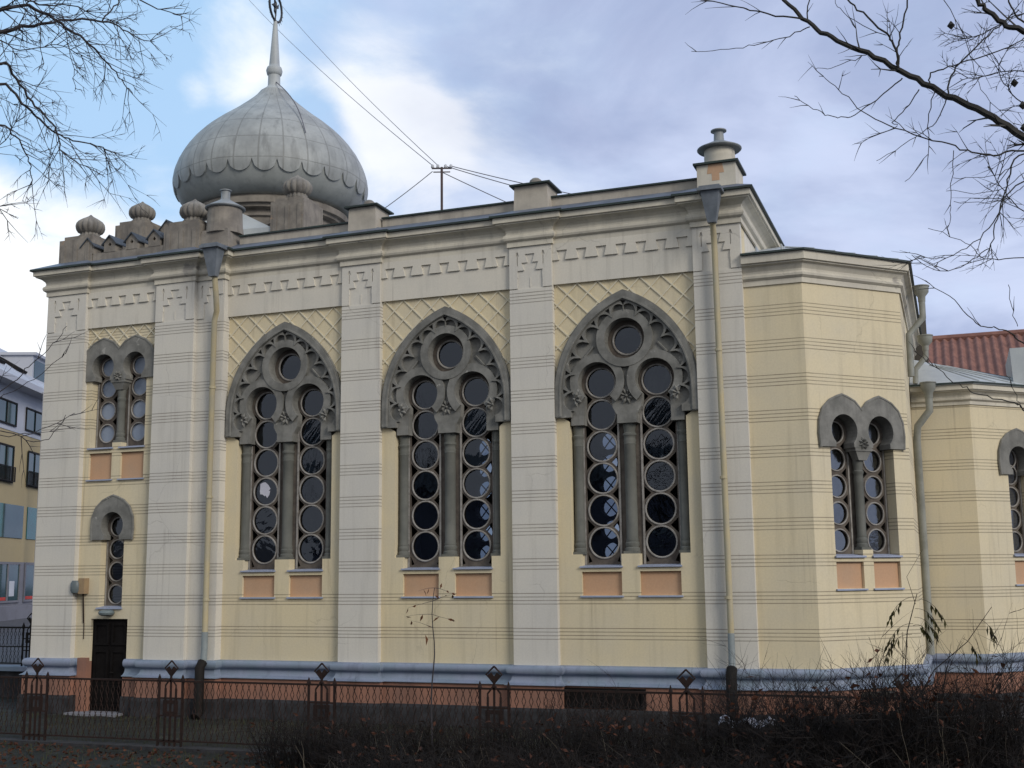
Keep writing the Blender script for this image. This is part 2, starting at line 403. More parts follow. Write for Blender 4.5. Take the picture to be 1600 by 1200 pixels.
def rect(x0, x1, z0, z1): return [(x0, z0), (x1, z0), (x1, z1), (x0, z1)]

# ---- walls
w = MB()
holes = []
for c in BAYS:
    holes.append(nave_opening(c)); holes.append(rect(c - .93, c - .17, 1.27, 1.70)); holes.append(rect(c + .17, c + .93, 1.27, 1.70))
w.plate(rect(-10.978, 0, -.05, 7.985), holes, WY, WY + .42)
part(w, 'nave_wall', 'bay')
def small_opening(c, n, zc, zs):
    hw = .72 if n == 2 else .30
    k = .415 + .36 if n == 2 else .36
    return [(c - hw, zs), (c - hw, zc - .29), (c - k, zc - .25), (c - k, zc + .34), (c + k, zc + .34), (c + k, zc - .25), (c + hw, zc - .29), (c + hw, zs)] if n == 1 else \
        [(c - hw, zs), (c - hw, zc - .29), (c - k, zc - .25), (c - k, zc + .34), (c + k, zc + .34), (c + k, zc - .25), (c + hw, zc - .29), (c + hw, zs), (c + .115, zs), (c + .115, zs + .1), (c - .115, zs + .1), (c - .115, zs)]
TW = -.06
w = MB()
TC = -13.62
w.plate([(-15.548, -.05), (-14.09, -.05), (-14.09, .83), (-13.15, .83), (-13.15, -.05), (-10.98, -.05), (-10.98, 7.985), (-15.548, 7.985)], [small_opening(TC, 2, 6.28, 4.5), rect(TC - .72, TC - .115, 3.81, 4.38), rect(TC + .115, TC + .72, 3.81, 4.38),
        small_opening(TC, 1, 2.80, 1.07)], TW, TW + .42)
part(w, 'tower_wall', 'yel')
# apse: facet 1 is parallel to the nave, facet 2 at 45 degrees, facet 3 faces east
AP0 = Vector((1.05, WY)); AP1 = Vector((2.65, 1.73)); AXY = 5.6
w = MB(); w.plate(rect(0.002, 1.05, -.05, 6.85), [], WY, WY + .4); part(w, 'apse_wall', 'yel')
FL = (AP1 - AP0).length; FC = 1.165
w = MB(); w.plate(rect(0, FL, -.05, 6.85), [small_opening(FC, 2, 4.14, 1.93), rect(FC - .72, FC - .115, 1.36, 1.82), rect(FC + .115, FC + .72, 1.36, 1.82)], 0, .4)
placed(w, 'apse_wall', 'yel', AP0.x, AP0.y, pi / 4)
w = MB(); w.box(2.25, 2.648, 1.75, 2 * AXY - 1.75, -.05, 6.85); part(w, 'apse_wall', 'yel')
# annex (low vestry): facet parallel to the nave, then 45 degrees
AN0 = Vector((3.79, 4.6)); ANL = 2.6; AN1 = AN0 + Vector((ANL, ANL)) / sqrt(2)
w = MB(); w.box(2.652, AN0.x, 4.6, 5.0, -.05, 5.1); part(w, 'annex_wall', 'yel')
AC = 1.22
w = MB(); w.plate(rect(0, ANL, -.05, 5.1), [small_opening(AC, 1, 3.88, 1.95), rect(AC - .3, AC + .3, 1.36, 1.83)], 0, .4)
placed(w, 'annex_wall', 'yel', AN0.x, AN0.y, pi / 4)
w = MB(); w.box(AN1.x - .4, AN1.x, AN1.y + .02, AN1.y + 3, -.05, 5.1); part(w, 'annex_wall', 'yel')
# east gable wall, inner and far walls
w = MB(); w.box(-.4, 0, WY + .43, 10.3, 6.0, 7.985); part(w, 'east_wall', 'cream')
w = MB(); w.box(-15.55, -15.15, TW + .43, 10.3, -.05, 8.0); part(w, 'west_wall', 'yel')
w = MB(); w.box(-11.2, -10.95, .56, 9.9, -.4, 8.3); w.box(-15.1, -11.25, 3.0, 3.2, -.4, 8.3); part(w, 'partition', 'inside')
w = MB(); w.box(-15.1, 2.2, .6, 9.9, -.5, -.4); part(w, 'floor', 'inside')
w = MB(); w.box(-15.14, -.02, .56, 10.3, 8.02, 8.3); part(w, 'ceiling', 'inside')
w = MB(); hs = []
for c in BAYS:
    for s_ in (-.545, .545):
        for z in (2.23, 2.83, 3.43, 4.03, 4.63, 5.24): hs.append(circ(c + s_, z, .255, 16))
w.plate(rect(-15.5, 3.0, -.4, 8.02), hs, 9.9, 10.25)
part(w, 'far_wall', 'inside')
for c in BAYS:
    for s_ in (-.545, .545):
        w = MB()
        for z in (2.23, 2.83, 3.43, 4.03, 4.63, 5.24):
            for t in (.9, 2.3): w.tube([(c + s_ - .25 * cos(t), 10.08, z - .25 * sin(t)), (c + s_ + .25 * cos(t), 10.08, z + .25 * sin(t))], .018, 4)
        part(w, 'far_window_bars', 'frame')
w = MB()
for c in BAYS: w.add([(c - 1, 10.15, 2), (c + 1, 10.15, 2), (c + 1, 10.15, 5.6), (c - 1, 10.15, 5.6)], [(0, 1, 2, 3)])
part(w, 'far_window_pane', 'glassf')

# ---- pilasters: body, stepped ornament plate at the head
def ziggurat(x0, x1, hole=True):
    w_ = x1 - x0; X = lambda t: x0 + w_ * t
    return [(X(0), 7.15), (X(.19), 7.15), (X(.19), 7.36), (X(.20), 7.36), (X(.19), 7.505), (X(.35), 7.505), (X(.29), 7.66), (X(.43), 7.66), (X(.375), 7.83),
            (X(.60), 7.83), (X(.545), 7.66), (X(.685), 7.66), (X(.625), 7.505), (X(.785), 7.505), (X(.775), 7.36), (X(.785), 7.36), (X(.785), 7.15), (X(1), 7.15), (X(1), 7.985), (X(0), 7.985)]
def slit(x, z0, z1): return [(x - .009, z0), (x + .009, z0), (x + .009, z1), (x + .04, z1 - .01), (x + .012, z1 + .075), (x - .012, z1 + .075), (x - .04, z1 - .01), (x - .009, z1)]
PIL = [(-15.55, -14.49, -.20, TW), (-12.62, -11.63, -.20, TW), (-8.172, -7.30, 0., WY), (-4.49, -3.62, 0., WY), (-.872, 0.012, 0., WY)]
for x0, x1, yf, yb in PIL:
    w = MB(); w.box(x0, x1, yf + .022, yb + .003, -.04, 7.985)
    w2 = MB(); wd = x1 - x0
    w.plate(rect(x0 - .001, x1 + .001, -.041, 7.13), [], yf, yf + .021)
    w.plate(ziggurat(x0, x1), [slit(x0 + wd * .19, 7.60, 7.80), slit(x0 + wd * .80, 7.60, 7.80)], yf - .006, yf + .021)
    w.box(x0 + wd * .485 - .01, x0 + wd * .485 + .01, yf + .012, yf + .0215, 7.17, 7.36)
    w.box(x0 + wd * .2, x0 + wd * .77, yf + .008, yf + .0215, 7.131, 7.14)
    part(w, 'pilaster', 'pil')
w = MB()
w.box(-11.628, -10.972, TW - .03, TW + .17, -.04, 7.975)
w.plate([(-11.628, 7.15), (-11.45, 7.15), (-11.45, 7.5), (-11.35, 7.5), (-11.39, 7.66), (-11.3, 7.66), (-11.33, 7.83), (-11.15, 7.83), (-11.18, 7.66), (-10.972, 7.66), (-10.972, 7.985), (-11.628, 7.985)], [slit(-11.5, 7.6, 7.8)], TW - .055, TW - .004)
part(w, 'corner_pilaster', 'pil')
# quoin strip turned round the tower corner
w = MB(); w.box(-10.976, -10.955, TW - .028, WY + .002, -.04, 7.985); part(w, 'corner_return', 'pil')

# ---- frieze with dovetail teeth
def frieze(x0, x1, yb, n):
    w = MB(); w.plate(rect(x0, x1, 7.18, 7.985), [], yb - .06, yb + .004)
    per = (x1 - x0) / n; pts = [(x0, 7.984), (x0, 7.655)]
    for i in range(n):
        c = x0 + per * (i + .5)
        pts += [(c - per * .16, 7.655), (c - per * .27, 7.845), (c + per * .27, 7.845), (c + per * .16, 7.655)]
    pts += [(x1, 7.655), (x1, 7.984)]
    w.plate(pts, [], yb - .096, yb - .0605)
    part(w, 'frieze', 'cream')
frieze(-10.953, -8.174, WY, 7); frieze(-7.298, -4.492, WY, 7); frieze(-3.618, -.874, WY, 7); frieze(-14.488, -12.622, TW, 5)

# ---- diamond fillets above the window heads
def lattice(x0, x1, z0, z1, yb, arches, step=.41):
    """arches: list of functions z_arch(x) under which nothing is laid"""
    w = MB(); hw = .0125
    for sgn in (1, -1):
        k = -40
        while k < 40:
            run = []; segs = []
            zt = z1
            cx = x0 + .06 + k * step
            n = 90
            for i in range(n + 1):
                z = z1 - (z1 - z0) * i / n; x = cx + sgn * (z1 - z)
                ok = x0 < x < x1 and all(z > f(x) for f in arches)
                if ok: run.append((x, z))
                else:
                    if len(run) > 1: segs.append((run[0], run[-1]))
                    run = []
            if len(run) > 1: segs.append((run[0], run[-1]))
            dpt = .020 if sgn > 0 else .0175
            for (xa, za), (xb, zb) in segs:
                o = hw * .7
                w.plate([(xa - o, za - o * sgn), (xa + o, za + o * sgn), (xb + o, zb + o * sgn), (xb - o, zb - o * sgn)], [], yb - dpt, yb + .002)
            k += 1
    part(w, 'diamond_fillets', 'fillet')
OG = ogive(1.37, 5.0, 6.93, 20)
def og_z(c, pts):
    def f(x):
        q = x - c
        for (xa, za), (xb, zb) in zip(pts, pts[1:]):
            if xa <= q <= xb: return za + (zb - za) * (q - xa) / max(1e-6, xb - xa) - .02
        return -9
    return f
lattice(-10.953, -8.174, 5.2, 7.18, WY, [og_z(BAYS[0], OG)])
lattice(-7.298, -4.492, 5.2, 7.18, WY, [og_z(BAYS[1], OG)])
lattice(-3.618, -.874, 5.2, 7.18, WY, [og_z(BAYS[2], OG)])
lattice(-14.488, -12.622, 6.25, 7.18, TW, [lambda x: 6.60 if abs(x - TC) < .9 else -9], .36)

# ---- cornices
CORN = [(.0, 7.98), (.035, 7.98), (.035, 8.075), (.05, 8.085), (.085, 8.11), (.10, 8.15), (.095, 8.19), (.06, 8.22), (.045, 8.26), (.06, 8.31), (.11, 8.36), (.18, 8.395), (.21, 8.40), (.21, 8.425), (.25, 8.43), (.25, 8.535), (-.1, 8.535)]
TPATH = [(-15.55, 3.0), (-15.55, -.20), (-14.49, -.20), (-14.49, -.12), (-12.62, -.12), (-12.62, -.20), (-11.63, -.20), (-11.63, -.115), (-10.955, -.115), (-10.955, .07)]
NPATH = [(-10.955, .07), (-8.172, .07), (-8.172, -.006), (-7.30, -.006), (-7.30, .07), (-4.49, .07), (-4.49, -.006), (-3.62, -.006), (-3.62, .07), (-.872, .07), (-.872, -.006), (0.012, -.006), (0.012, 10.3)]
w = MB(); w.sweep(CORN, TPATH); part(w, 'cornice', 'creamy')
w = MB(); w.sweep([(o, z + (.003 if z > 8.5 else .002)) for o, z in CORN], NPATH); part(w, 'cornice', 'creamy')
EDGE = [(.24, 8.537), (.30, 8.540), (.305, 8.575), (.28, 8.582), (-.12, 8.66), (-.12, 8.537)]
w = MB(); w.sweep([(.24, 8.5365), (.305, 8.5365), (.305, 8.572), (.24, 8.574)], TPATH); w.sweep([(.24, 8.5395), (.305, 8.5395), (.305, 8.5725), (.24, 8.5743)], NPATH)
part(w, 'drip_edge', 'dark')
w = MB(); FLS = [(.302, 8.5745), (.302, 8.58), (-.26, 8.845), (-.26, 8.5745)]
w.sweep(FLS, TPATH); w.sweep([(o, z + .0015) for o, z in FLS], NPATH); part(w, 'roof_flashing', 'flash')
def lowcorn(z0, dz, path, name):
    k = dz / .55
    pr = [(.0, z0), (.03, z0), (.03, z0 + .09 * k), (.045, z0 + .10 * k), (.08, z0 + .13 * k), (.085, z0 + .17 * k), (.05, z0 + .21 * k), (.05, z0 + .25 * k), (.10, z0 + .33 * k), (.16, z0 + .355 * k), (.16, z0 + .38 * k), (.20, z0 + .385 * k), (.20, z0 + .53 * k), (-.2, z0 + .53 * k)]
    w = MB(); w.sweep(pr, path); part(w, 'cornice', 'creamy')
    w = MB(); z = z0 + .53 * k + .002; w.sweep([(.16, z), (.25, z), (.25, z + .035), (.16, z + .036)], path); part(w, 'drip_edge', 'dark')
    return z + .036
APATH = [(0.014, WY), tuple(AP0), tuple(AP1), (AP1.x, 2 * AXY - AP1.y)]
az = lowcorn(6.79, .56, APATH, 'apse')
NPA = [(2.66, 4.6), tuple(AN0), tuple(AN1), (AN1.x, AN1.y + 3)]
nz_ = lowcorn(4.99, .42, NPA, 'annex')
# ---- plinth: torus, cove, terracotta band, stone base
PL = [(-.02, .01), (.02, .012), (.07, .005), (.105, -.03), (.115, -.075), (.105, -.12), (.075, -.155), (.045, -.165), (.035, -.175), (.03, -.20), (.04, -.245), (.06, -.275), (.10, -.312), (.145, -.33), (.145, -.342), (-.02, -.342)]
OR = [(.0, -.343), (.10, -.343), (.10, -.745), (.0, -.745)]
SB = [(.0, -.746), (.135, -.746), (.15, -.80), (.15, GZ - .3), (0, GZ - .3)]
PP1 = [(-15.55, 4.0), (-15.55, -.20), (-14.49, -.20), (-14.49, TW), (-14.33, TW)]
PP2 = [(-13.148, TW), (-12.62, TW), (-12.62, -.20), (-11.63, -.20), (-11.63, -.09), (-10.955, -.09), (-10.955, WY), (-8.172, WY), (-8.172, 0), (-7.30, 0), (-7.30, WY), (-4.49, WY), (-4.49, 0), (-3.62, 0), (-3.62, WY), (-.872, WY), (-.872, 0), (0.012, 0), (0.012, WY)] + APATH[1:3] + [(AP1.x, 4.6), tuple(AN0), tuple(AN1), (AN1.x, AN1.y + 3)]
def ext(p, dx): return p
for prof, nm, mm in ((PL, 'plinth_moulding', 'plinth'), (OR, 'plinth_band', 'orange'), (SB, 'stone_base', 'base')):
    w = MB(); w.sweep(prof, PP1); w.sweep(prof, PP2); part(w, nm, mm, smooth=(nm == 'plinth_moulding'))
# door reveals in terracotta, door leaf, threshold
w = MB(); w.box(-14.325, -14.092, TW - .10, TW + .42, GZ - .2, .02)
part(w, 'door_reveal', 'orange')
w = MB(); w.box(-14.088, -13.152, TW + .07, TW + .13, GZ, .828)
dr = part(w, 'door', 'door')
w = MB()
for xa, xb in ((-14.03, -13.66), (-13.59, -13.21)):
    for z0, z1 in ((GZ + .15, -.55), (-.45, .18), (.28, .74)): w.plate(rect(xa, xb, z0, z1), [rect(xa + .05, xb - .05, z0 + .05, z1 - .05)], TW + .045, TW + .0695)
w.build('door_panel_moulding', 'door', dr, loc=(0, 0, 0))
w = MB(); w.tube([(-13.55, TW + .07, -.28), (-13.55, TW + .01, -.28), (-13.47, TW + .01, -.28)], .012, 6); w.build('handle', 'iron', dr, loc=(0, 0, 0))
w = MB(); w.box(-14.35, -13.05, TW - .42, TW + .2, GZ - .1, GZ + .05); part(w, 'door_step', 'concrete')
# cellar opening in the plinth band, its dark inside put in as a black panel
w = MB(); w.plate(rect(-3.5, -2.0, -.72, -.375), [rect(-3.42, -2.08, -.68, -.40)], WY - .150, WY - .09)
cw = part(w, 'cellar_opening', 'door')
w = MB(); w.box(-3.42, -2.08, WY - .122, WY - .114, -.68, -.40); w.build('pane', 'door', cw, loc=(0, 0, 0))  # black sheet in place of the shade inside the opening

# ---- big nave window, built once in wall coordinates (a, depth, z)
ROUND = [2.23, 2.83, 3.43, 4.03, 4.63, 5.24]
def horseshoe_up(cx, cz, r, hw, z0, rev=False):
    """path from (cx-hw, z0) up round the circle and down to (cx+hw, z0)"""
    t = math.asin(hw / r); n = 22
    pts = [(cx - hw, z0)]
    for i in range(n + 1):
        a = -pi / 2 - t - (2 * pi - 2 * t) * i / n; pts.append((cx + r * cos(a), cz + r * sin(a)))
    return pts + [(cx + hw, z0)]
def offset_curve(pts, d):
    out = []
    for i, p in enumerate(pts):
        a = pts[max(0, i - 1)]; b = pts[min(len(pts) - 1, i + 1)]
        tx, tz = b[0] - a[0], b[1] - a[1]; l = math.hypot(tx, tz) or 1
        out.append((p[0] + tz / l * d, p[1] - tx / l * d))
    return out
def resample(pts, n):
    L = [0]
    for p, q in zip(pts, pts[1:]): L.append(L[-1] + math.hypot(q[0] - p[0], q[1] - p[1]))
    out = []
    for i in range(n + 1):
        s = L[-1] * i / n; j = 0
        while j < len(L) - 2 and L[j + 1] < s: j += 1
        t = (s - L[j]) / max(1e-9, L[j + 1] - L[j]); p, q = pts[j], pts[j + 1]
        out.append((p[0] + (q[0] - p[0]) * t, p[1] + (q[1] - p[1]) * t))
    return out
def rosette(mb, a, z, r, d, half=0):
    for k in range(8):
        t = pi / 8 + k * pi / 4
        if half and cos(t) * half < -.1: continue
        c, s = cos(t), sin(t)
        P = [(a + r * .12 * c, d, z + r * .12 * s), (a + r * .6 * c - r * .24 * s, d - .012, z + r * .6 * s + r * .24 * c), (a + r * c, d - .005, z + r * s), (a + r * .6 * c + r * .24 * s, d - .012, z + r * .6 * s - r * .24 * c), (a + r * .55 * c, d - .055, z + r * .55 * s)]
        mb.add(P, [(0, 4, 1), (1, 4, 2), (2, 4, 3), (3, 4, 0)])
    mb.add([(a + r * .18 * cos(q * pi / 3), d - .02, z + r * .18 * sin(q * pi / 3)) for q in range(6)] + [(a, d - .06, z)], [(q, (q + 1) % 6, 6) for q in range(6)])
def column(mb, a, d, r, z0, z1, blk):
    """shaft with ring mouldings, base and abacus"""
    pr = [(r * 1.28, z0 + .05), (r * 1.28, z0 + .10), (r * 1.05, z0 + .12), (r * 1.18, z0 + .16), (r * 1.18, z0 + .20), (r * 1.02, z0 + .22), (r * 1.1, z0 + .255), (r, z0 + .28), (r, z1 - .40), (r * 1.09, z1 - .38), (r, z1 - .355), (r * 1.09, z1 - .32), (r, z1 - .295), (r * 1.02, z1 - .24), (r * 1.17, z1 - .22), (r * 1.17, z1 - .185), (r * .98, z1 - .17), (r * 1.0, z1 - .12), (r * 1.15, z1 - .03), (r * 1.15, z1)]
    mb.lathe(pr, a, d, 20)
    mb.box(a - r * 1.3, a + r * 1.3, d - r * 1.3, d + r * 1.3, z0, z0 + .05)
def bay_window():
    w = MB()
    # pointed hood: outer border
    O = [(-1.37, 4.6)] + ogive(1.37, 5.0, 6.93, 16) + [(1.37, 4.6)]
    I1 = [(-1.27, 4.6)] + ogive(1.27, 5.0, 6.80, 16) + [(1.27, 4.6)]
    w.plate(O + I1[::-1], [], -.10, .03)
    I2 = [(-1.24, 4.6)] + ogive(1.24, 5.0, 6.765, 16) + [(1.24, 4.6)]
    O2 = [(-1.395, 4.62)] + ogive(1.395, 5.0, 6.96, 16) + [(1.395, 4.62)]
    w.plate(O2 + I1[::-1][0:0] + [(x, z) for x, z in O[::-1]], [], -.07, .0)
    w.tube([(x, -.085, z) for x, z in I1], .028, 6)
    # feet of the hood
    w.box(-1.37, -1.06, -.085, .06, 4.58, 4.70); w.box(1.06, 1.37, -.085, .06, 4.58, 4.70)
    # scalloped (cusped) band inside the hood
    base = resample([(-1.27, 4.70)] + ogive(1.27, 5.0, 6.80, 30) + [(1.27, 4.70)], 14 * 8)
    inn = offset_curve(base, .25)
    cusp = offset_curve(base, .062)
    edge = []; tri = []
    for i, (p, q) in enumerate(zip(inn, cusp)):
        t = (i % 8) / 8
        k = abs(sin(pi * t)) ** .55 if 0 < t < 1 else 0
        edge.append((p[0] + (q[0] - p[0]) * k, p[1] + (q[1] - p[1]) * k))
        if i % 8 == 0 and 0 < i < 112:
            b = base[i]; m = ((b[0] * .80 + p[0] * .20), (b[1] * .80 + p[1] * .20)); m2 = (b[0] * .38 + p[0] * .62, b[1] * .38 + p[1] * .62)
            l = math.hypot(b[0] - p[0], b[1] - p[1]); nx, nz2 = -(b[1] - p[1]) / l, (b[0] - p[0]) / l
            tri.append([(m[0] + nx * .05, m[1] + nz2 * .05), (m[0] - nx * .05, m[1] - nz2 * .05), m2])
    w.plate(base + edge[::-1], tri, -.060, .035)
    root = w.build('window', 'stone', HOUSE, loc=(BAYS[0] + HL.x, WY + HL.y, HL.z))
    # tracery slab with oculus and the two horseshoe heads
    t = MB()
    hl = horseshoe_up(-.555, 5.24, .37, .265, 4.86); hr = horseshoe_up(.555, 5.24, .37, .265, 4.86)
    outer = [(-1.268, 4.72)] + ogive(1.268, 5.0, 6.795, 14) + [(1.268, 4.72), (1.09, 4.72), (1.09, 4.43), (.83, 4.43), (.83, 4.80)] + hr[::-1] + [(.275, 4.74), (.20, 4.60), (.20, 4.43), (-.20, 4.43), (-.20, 4.60), (-.275, 4.74)] + hl[::-1] + [(-.83, 4.80), (-.83, 4.43), (-1.09, 4.43), (-1.09, 4.72)]
    t.plate(outer, [circ(0, 6.03, .385, 32)], .036, .212)
    # raised flat rings round the three openings
    t.plate(circ(0, 6.03, .545, 36), [circ(0, 6.03, .387, 36)], -.045, .0355)
    for s in (-1, 1):
        o = circ(s * .555, 5.24, .53, 30, pi * 1.27, -pi * .27, True) if s else 0
        i_ = circ(s * .555, 5.24, .372, 30, pi * 1.27, -pi * .27, True)
        t.plate(o + i_[::-1], [], -.030 - .003 * s, .0352)
    t.box(-.185, .185, .01, .20, 4.432, 4.615); t.box(-1.085, -.84, .012, .20, 4.432, 4.615); t.box(.84, 1.085, .012, .20, 4.432, 4.615)
    for s in (-1, 1):     # slanting bars in the spandrels
        t.tube([(s * .62, .02, 5.92), (s * .80, .02, 5.72)], .025, 5)
    rosette(t, 0, 4.94, .17, .03); rosette(t, -1.0, 4.92, .17, -.045, 1); rosette(t, 1.0, 4.92, .17, -.045, -1)
    t.build('tracery', 'stone', root)
    for a, r in ((-1.005, .092), (0., .108), (1.005, .092)):
        c = MB(); column(c, a, .185, r, 2.02, 4.43, r * 1.3); c.build('column', 'col', root, smooth=True)
    for a in (-1.09, 1.09):
        pass
    g = MB(); rim = MB(); pane = MB()
    for s in (-.565, .565):
        hs = [circ(s * .545 / .565, z, .280, 26) for z in ROUND]
        cx = s * .545 / .565
        for z in [(a + b) / 2 for a, b in zip(ROUND, ROUND[1:])] + [1.945]:
            for q in (-1, 1):
                if z < 2: hs.append([(cx + q * .32, z - .085), (cx + q * .32, z + .10), (cx + q * .24, z - .06)][::1])
                else: hs.append([(cx + q * .322, z - .145), (cx + q * .322, z + .145), (cx + q * .17, z)])
        g.plate(rect(s - .368, s + .368, 1.815, 5.66), hs, .215, .26)
        for z in ROUND:
            rim.ring(cx, z, .284, .208, .018)
            pane.disc(cx, z, .29, .245, 24, (random.uniform(-.035, .035), random.uniform(-.03, .03)))
        rim.box(s - .362, s - .325, .195, .2148, 1.83, 5.0); rim.box(s + .325, s + .362, .195, .2148, 1.83, 5.0)
        pane.add([(s - .36, .293, 1.83), (s + .36, .293, 1.83), (s + .36, .293, 5.6), (s - .36, .293, 5.6)], [(0, 1, 2, 3)]) if False else None
    g.plate(circ(0, 6.03, .50, 30), [circ(0, 6.03, .275, 30)], .215, .26); rim.ring(0, 6.03, .28, .21, .02)
    pane.disc(0, 6.03, .29, .245, 28, (.01, .02))
    g.box(-.2, .2, .22, .30, 1.8, 4.8); g.box(-1.1, -.935, .22, .30, 1.8, 5.0); g.box(.935, 1.1, .22, .30, 1.8, 5.0)
    g.build('glazing_frame', 'frame', root); rim.build('roundel_rims', 'rim', root); pane.build('pane', 'glass', root)
    for s in (-1, 1):
        x0, x1 = sorted((s * .17, s * .93))
        q = MB(); q.add([(x0 - .03, -.045, 1.775), (x1 + .03, -.045, 1.775), (x1 + .03, -.045, 1.80), (x0 - .03, -.045, 1.80), (x0 + .002, .25, 1.83), (x1 - .002, .25, 1.83), (x0 + .002, .25, 1.775), (x1 - .002, .25, 1.775)],
                        [(0, 1, 2, 3), (3, 2, 5, 4), (1, 0, 6, 7), (0, 3, 4, 6), (2, 1, 7, 5)]); q.build('sill', 'sill', root)
        q = MB(); q.box(x0 + .003, x1 - .003, .06, .12, 1.262, 1.705); q.build('apron_panel', 'pink', root)
        q = MB(); q.box(x0 - .03, x1 + .03, -.04, .06, 1.235, 1.266); q.build('ledge', 'sill', root)
    return root
bw = bay_window()
for c in BAYS[1:]:
    k = copy_tree(bw, HOUSE); k.location = (c + HL.x, WY + HL.y, HL.z)

# a roundel of the first window is patched with torn white paper
w = MB(); random.seed(77)
P = [(-.60 + (.10 + .06 * random.random()) * cos(a), 3.49 + (.10 + .07 * random.random()) * sin(a)) for a in [2 * pi * i / 13 for i in range(13)]]
w.plate(P, [], .236, .2405); w.plate([(-.56, 3.43), (-.46, 3.45), (-.48, 3.36), (-.53, 3.30), (-.57, 3.36)], [], .2355, .2405); w.build('torn_paper', 'white', bw)
# ---- small horseshoe windows
HO = [(.51, -.30), (.53, -.06), (.51, .18), (.42, .385), (.27, .52), (.11, .59), (0, .625)]
def small_window(n, zc, zs, panes, wx, wy, rot, gd, pink, pm):
    cs = [-.415, .415] if n == 2 else [0.]
    w = MB()
    if n == 2:
        lf = [(-.415 - x, z) for x, z in HO]; lr = [(-.415 + x, z) for x, z in HO[::-1] if x < .415]
        top = lf + lr[1:] + [(0, .375)]
    else:
        top = [(-x, z) for x, z in HO] + [(x, z) for x, z in HO[-2::-1]]
    if n == 2: top = top + [(-x, z) for x, z in top[-2::-1]]
    bot = []
    for c in cs[::-1]: bot += horseshoe_up(c, 0, .29, .20, -.30)[::-1]
    poly = [(x, z + zc) for x, z in top + bot]
    w.plate(poly, [], -.05, .004)
    oo = [(x * (1.02 if n == 2 else 1.03), z * 1.03 + zc) for x, z in top]
    w.tube([(x, -.035, z) for x, z in oo], .028, 6)
    k = .415 + .355 if n == 2 else .355
    inner = [(k, -.245), (k, .335), (-k, .335), (-k, -.245)]
    poly2 = [(x, z + zc) for x, z in inner + [(-k + .02, -.30) if n == 2 else (-k + .02, -.29)] + [p for p in bot[::-1]] + [(k - .02, -.30)]]
    w.plate(poly2, [], .0045, gd - .005)
    root = w.build('window', 'stone', HOUSE, loc=(wx + HL.x, wy + HL.y, HL.z), rot=rot)
    if n == 2:
        c = MB(); column(c, 0, gd * .5 + .02, .082, zs + .1, zc - .52, .1); c.build('column', 'col', root, smooth=True)
        c = MB(); c.frustum(-.09, .09, .0, .16, zc - .52, -.17, .17, -.03, .17, zc - .36); c.box(-.19, .19, -.045, gd - .01, zc - .36, zc - .298)
        rosette(c, 0, zc - .22, .12, -.05); c.build('capital', 'stone', root)
    g = MB(); rim = MB()
    for c in cs:
        pane = MB()
        hs = [circ(c, z, .195, 22) for z in panes]
        for z in [(a + b) / 2 for a, b in zip(panes, panes[1:])]:
            for q in (-1, 1): hs.append([(c + q * .235, z - .10), (c + q * .235, z + .10), (c + q * .12, z)])
        g.plate(rect(c - .29, c + .29, zs + .012, zc + .31), hs, gd, gd + .04)
        for z in panes:
            rim.ring(c, z, .20, gd - .006, .015, 24); pane.disc(c, z, .205, gd + .03, 22, (random.uniform(-.03, .03), random.uniform(-.03, .03)))
        pane.build('pane', pm, root)
        rim.box(c - .288, c - .258, gd - .015, gd - .0003, zs + .03, zc - .28); rim.box(c + .258, c + .288, gd - .015, gd - .0003, zs + .03, zc - .28)
    if n == 2: g.box(-.13, .13, gd + .002, gd + .05, zs + .01, zc - .2)
    g.build('glazing_frame', 'frame', root); rim.build('roundel_rims', 'rim', root)
    for c in cs:
        x0, x1 = (c - .305, c + .305) if n == 2 else (c - .30, c + .30)
        q = MB(); q.add([(x0 - .03, -.05, zs - .035), (x1 + .03, -.05, zs - .035), (x1 + .03, -.05, zs - .005), (x0 - .03, -.05, zs - .005), (x0 + .004, gd, zs + .03), (x1 - .004, gd, zs + .03), (x0 + .004, gd, zs - .03), (x1 - .004, gd, zs - .03)],
                        [(0, 1, 2, 3), (3, 2, 5, 4), (1, 0, 6, 7), (0, 3, 4, 6), (2, 1, 7, 5)]); q.build('sill', 'sill', root)
        if pink:
            q = MB(); q.box(x0 + .002, x1 - .002, .06, .12, pink[0] - .006, pink[1] + .006); q.build('apron_panel', 'pink', root)
            q = MB(); q.box(x0 - .035, x1 + .035, -.04, .06, pink[0] - .035, pink[0] - .007); q.build('ledge', 'sill', root)
    return root
small_window(2, 6.28, 4.5, [4.83, 5.33, 5.83, 6.30], TC, TW, 0, .19, (3.81, 4.38), 'glass_sky')
small_window(1, 2.80, 1.07, [1.34, 1.82, 2.30, 2.78], TC, TW, 0, .19, None, 'glass')
small_window(2, 4.14, 1.93, [2.20, 2.68, 3.16, 3.64, 4.13], AP0.x + FC / sqrt(2), AP0.y + FC / sqrt(2), pi / 4, .24, (1.36, 1.82), 'glassg')
small_window(1, 3.88, 1.95, [2.22, 2.68, 3.14, 3.60, 3.94], AN0.x + AC / sqrt(2), AN0.y + AC / sqrt(2), pi / 4, .24, (1.36, 1.83), 'glassg')

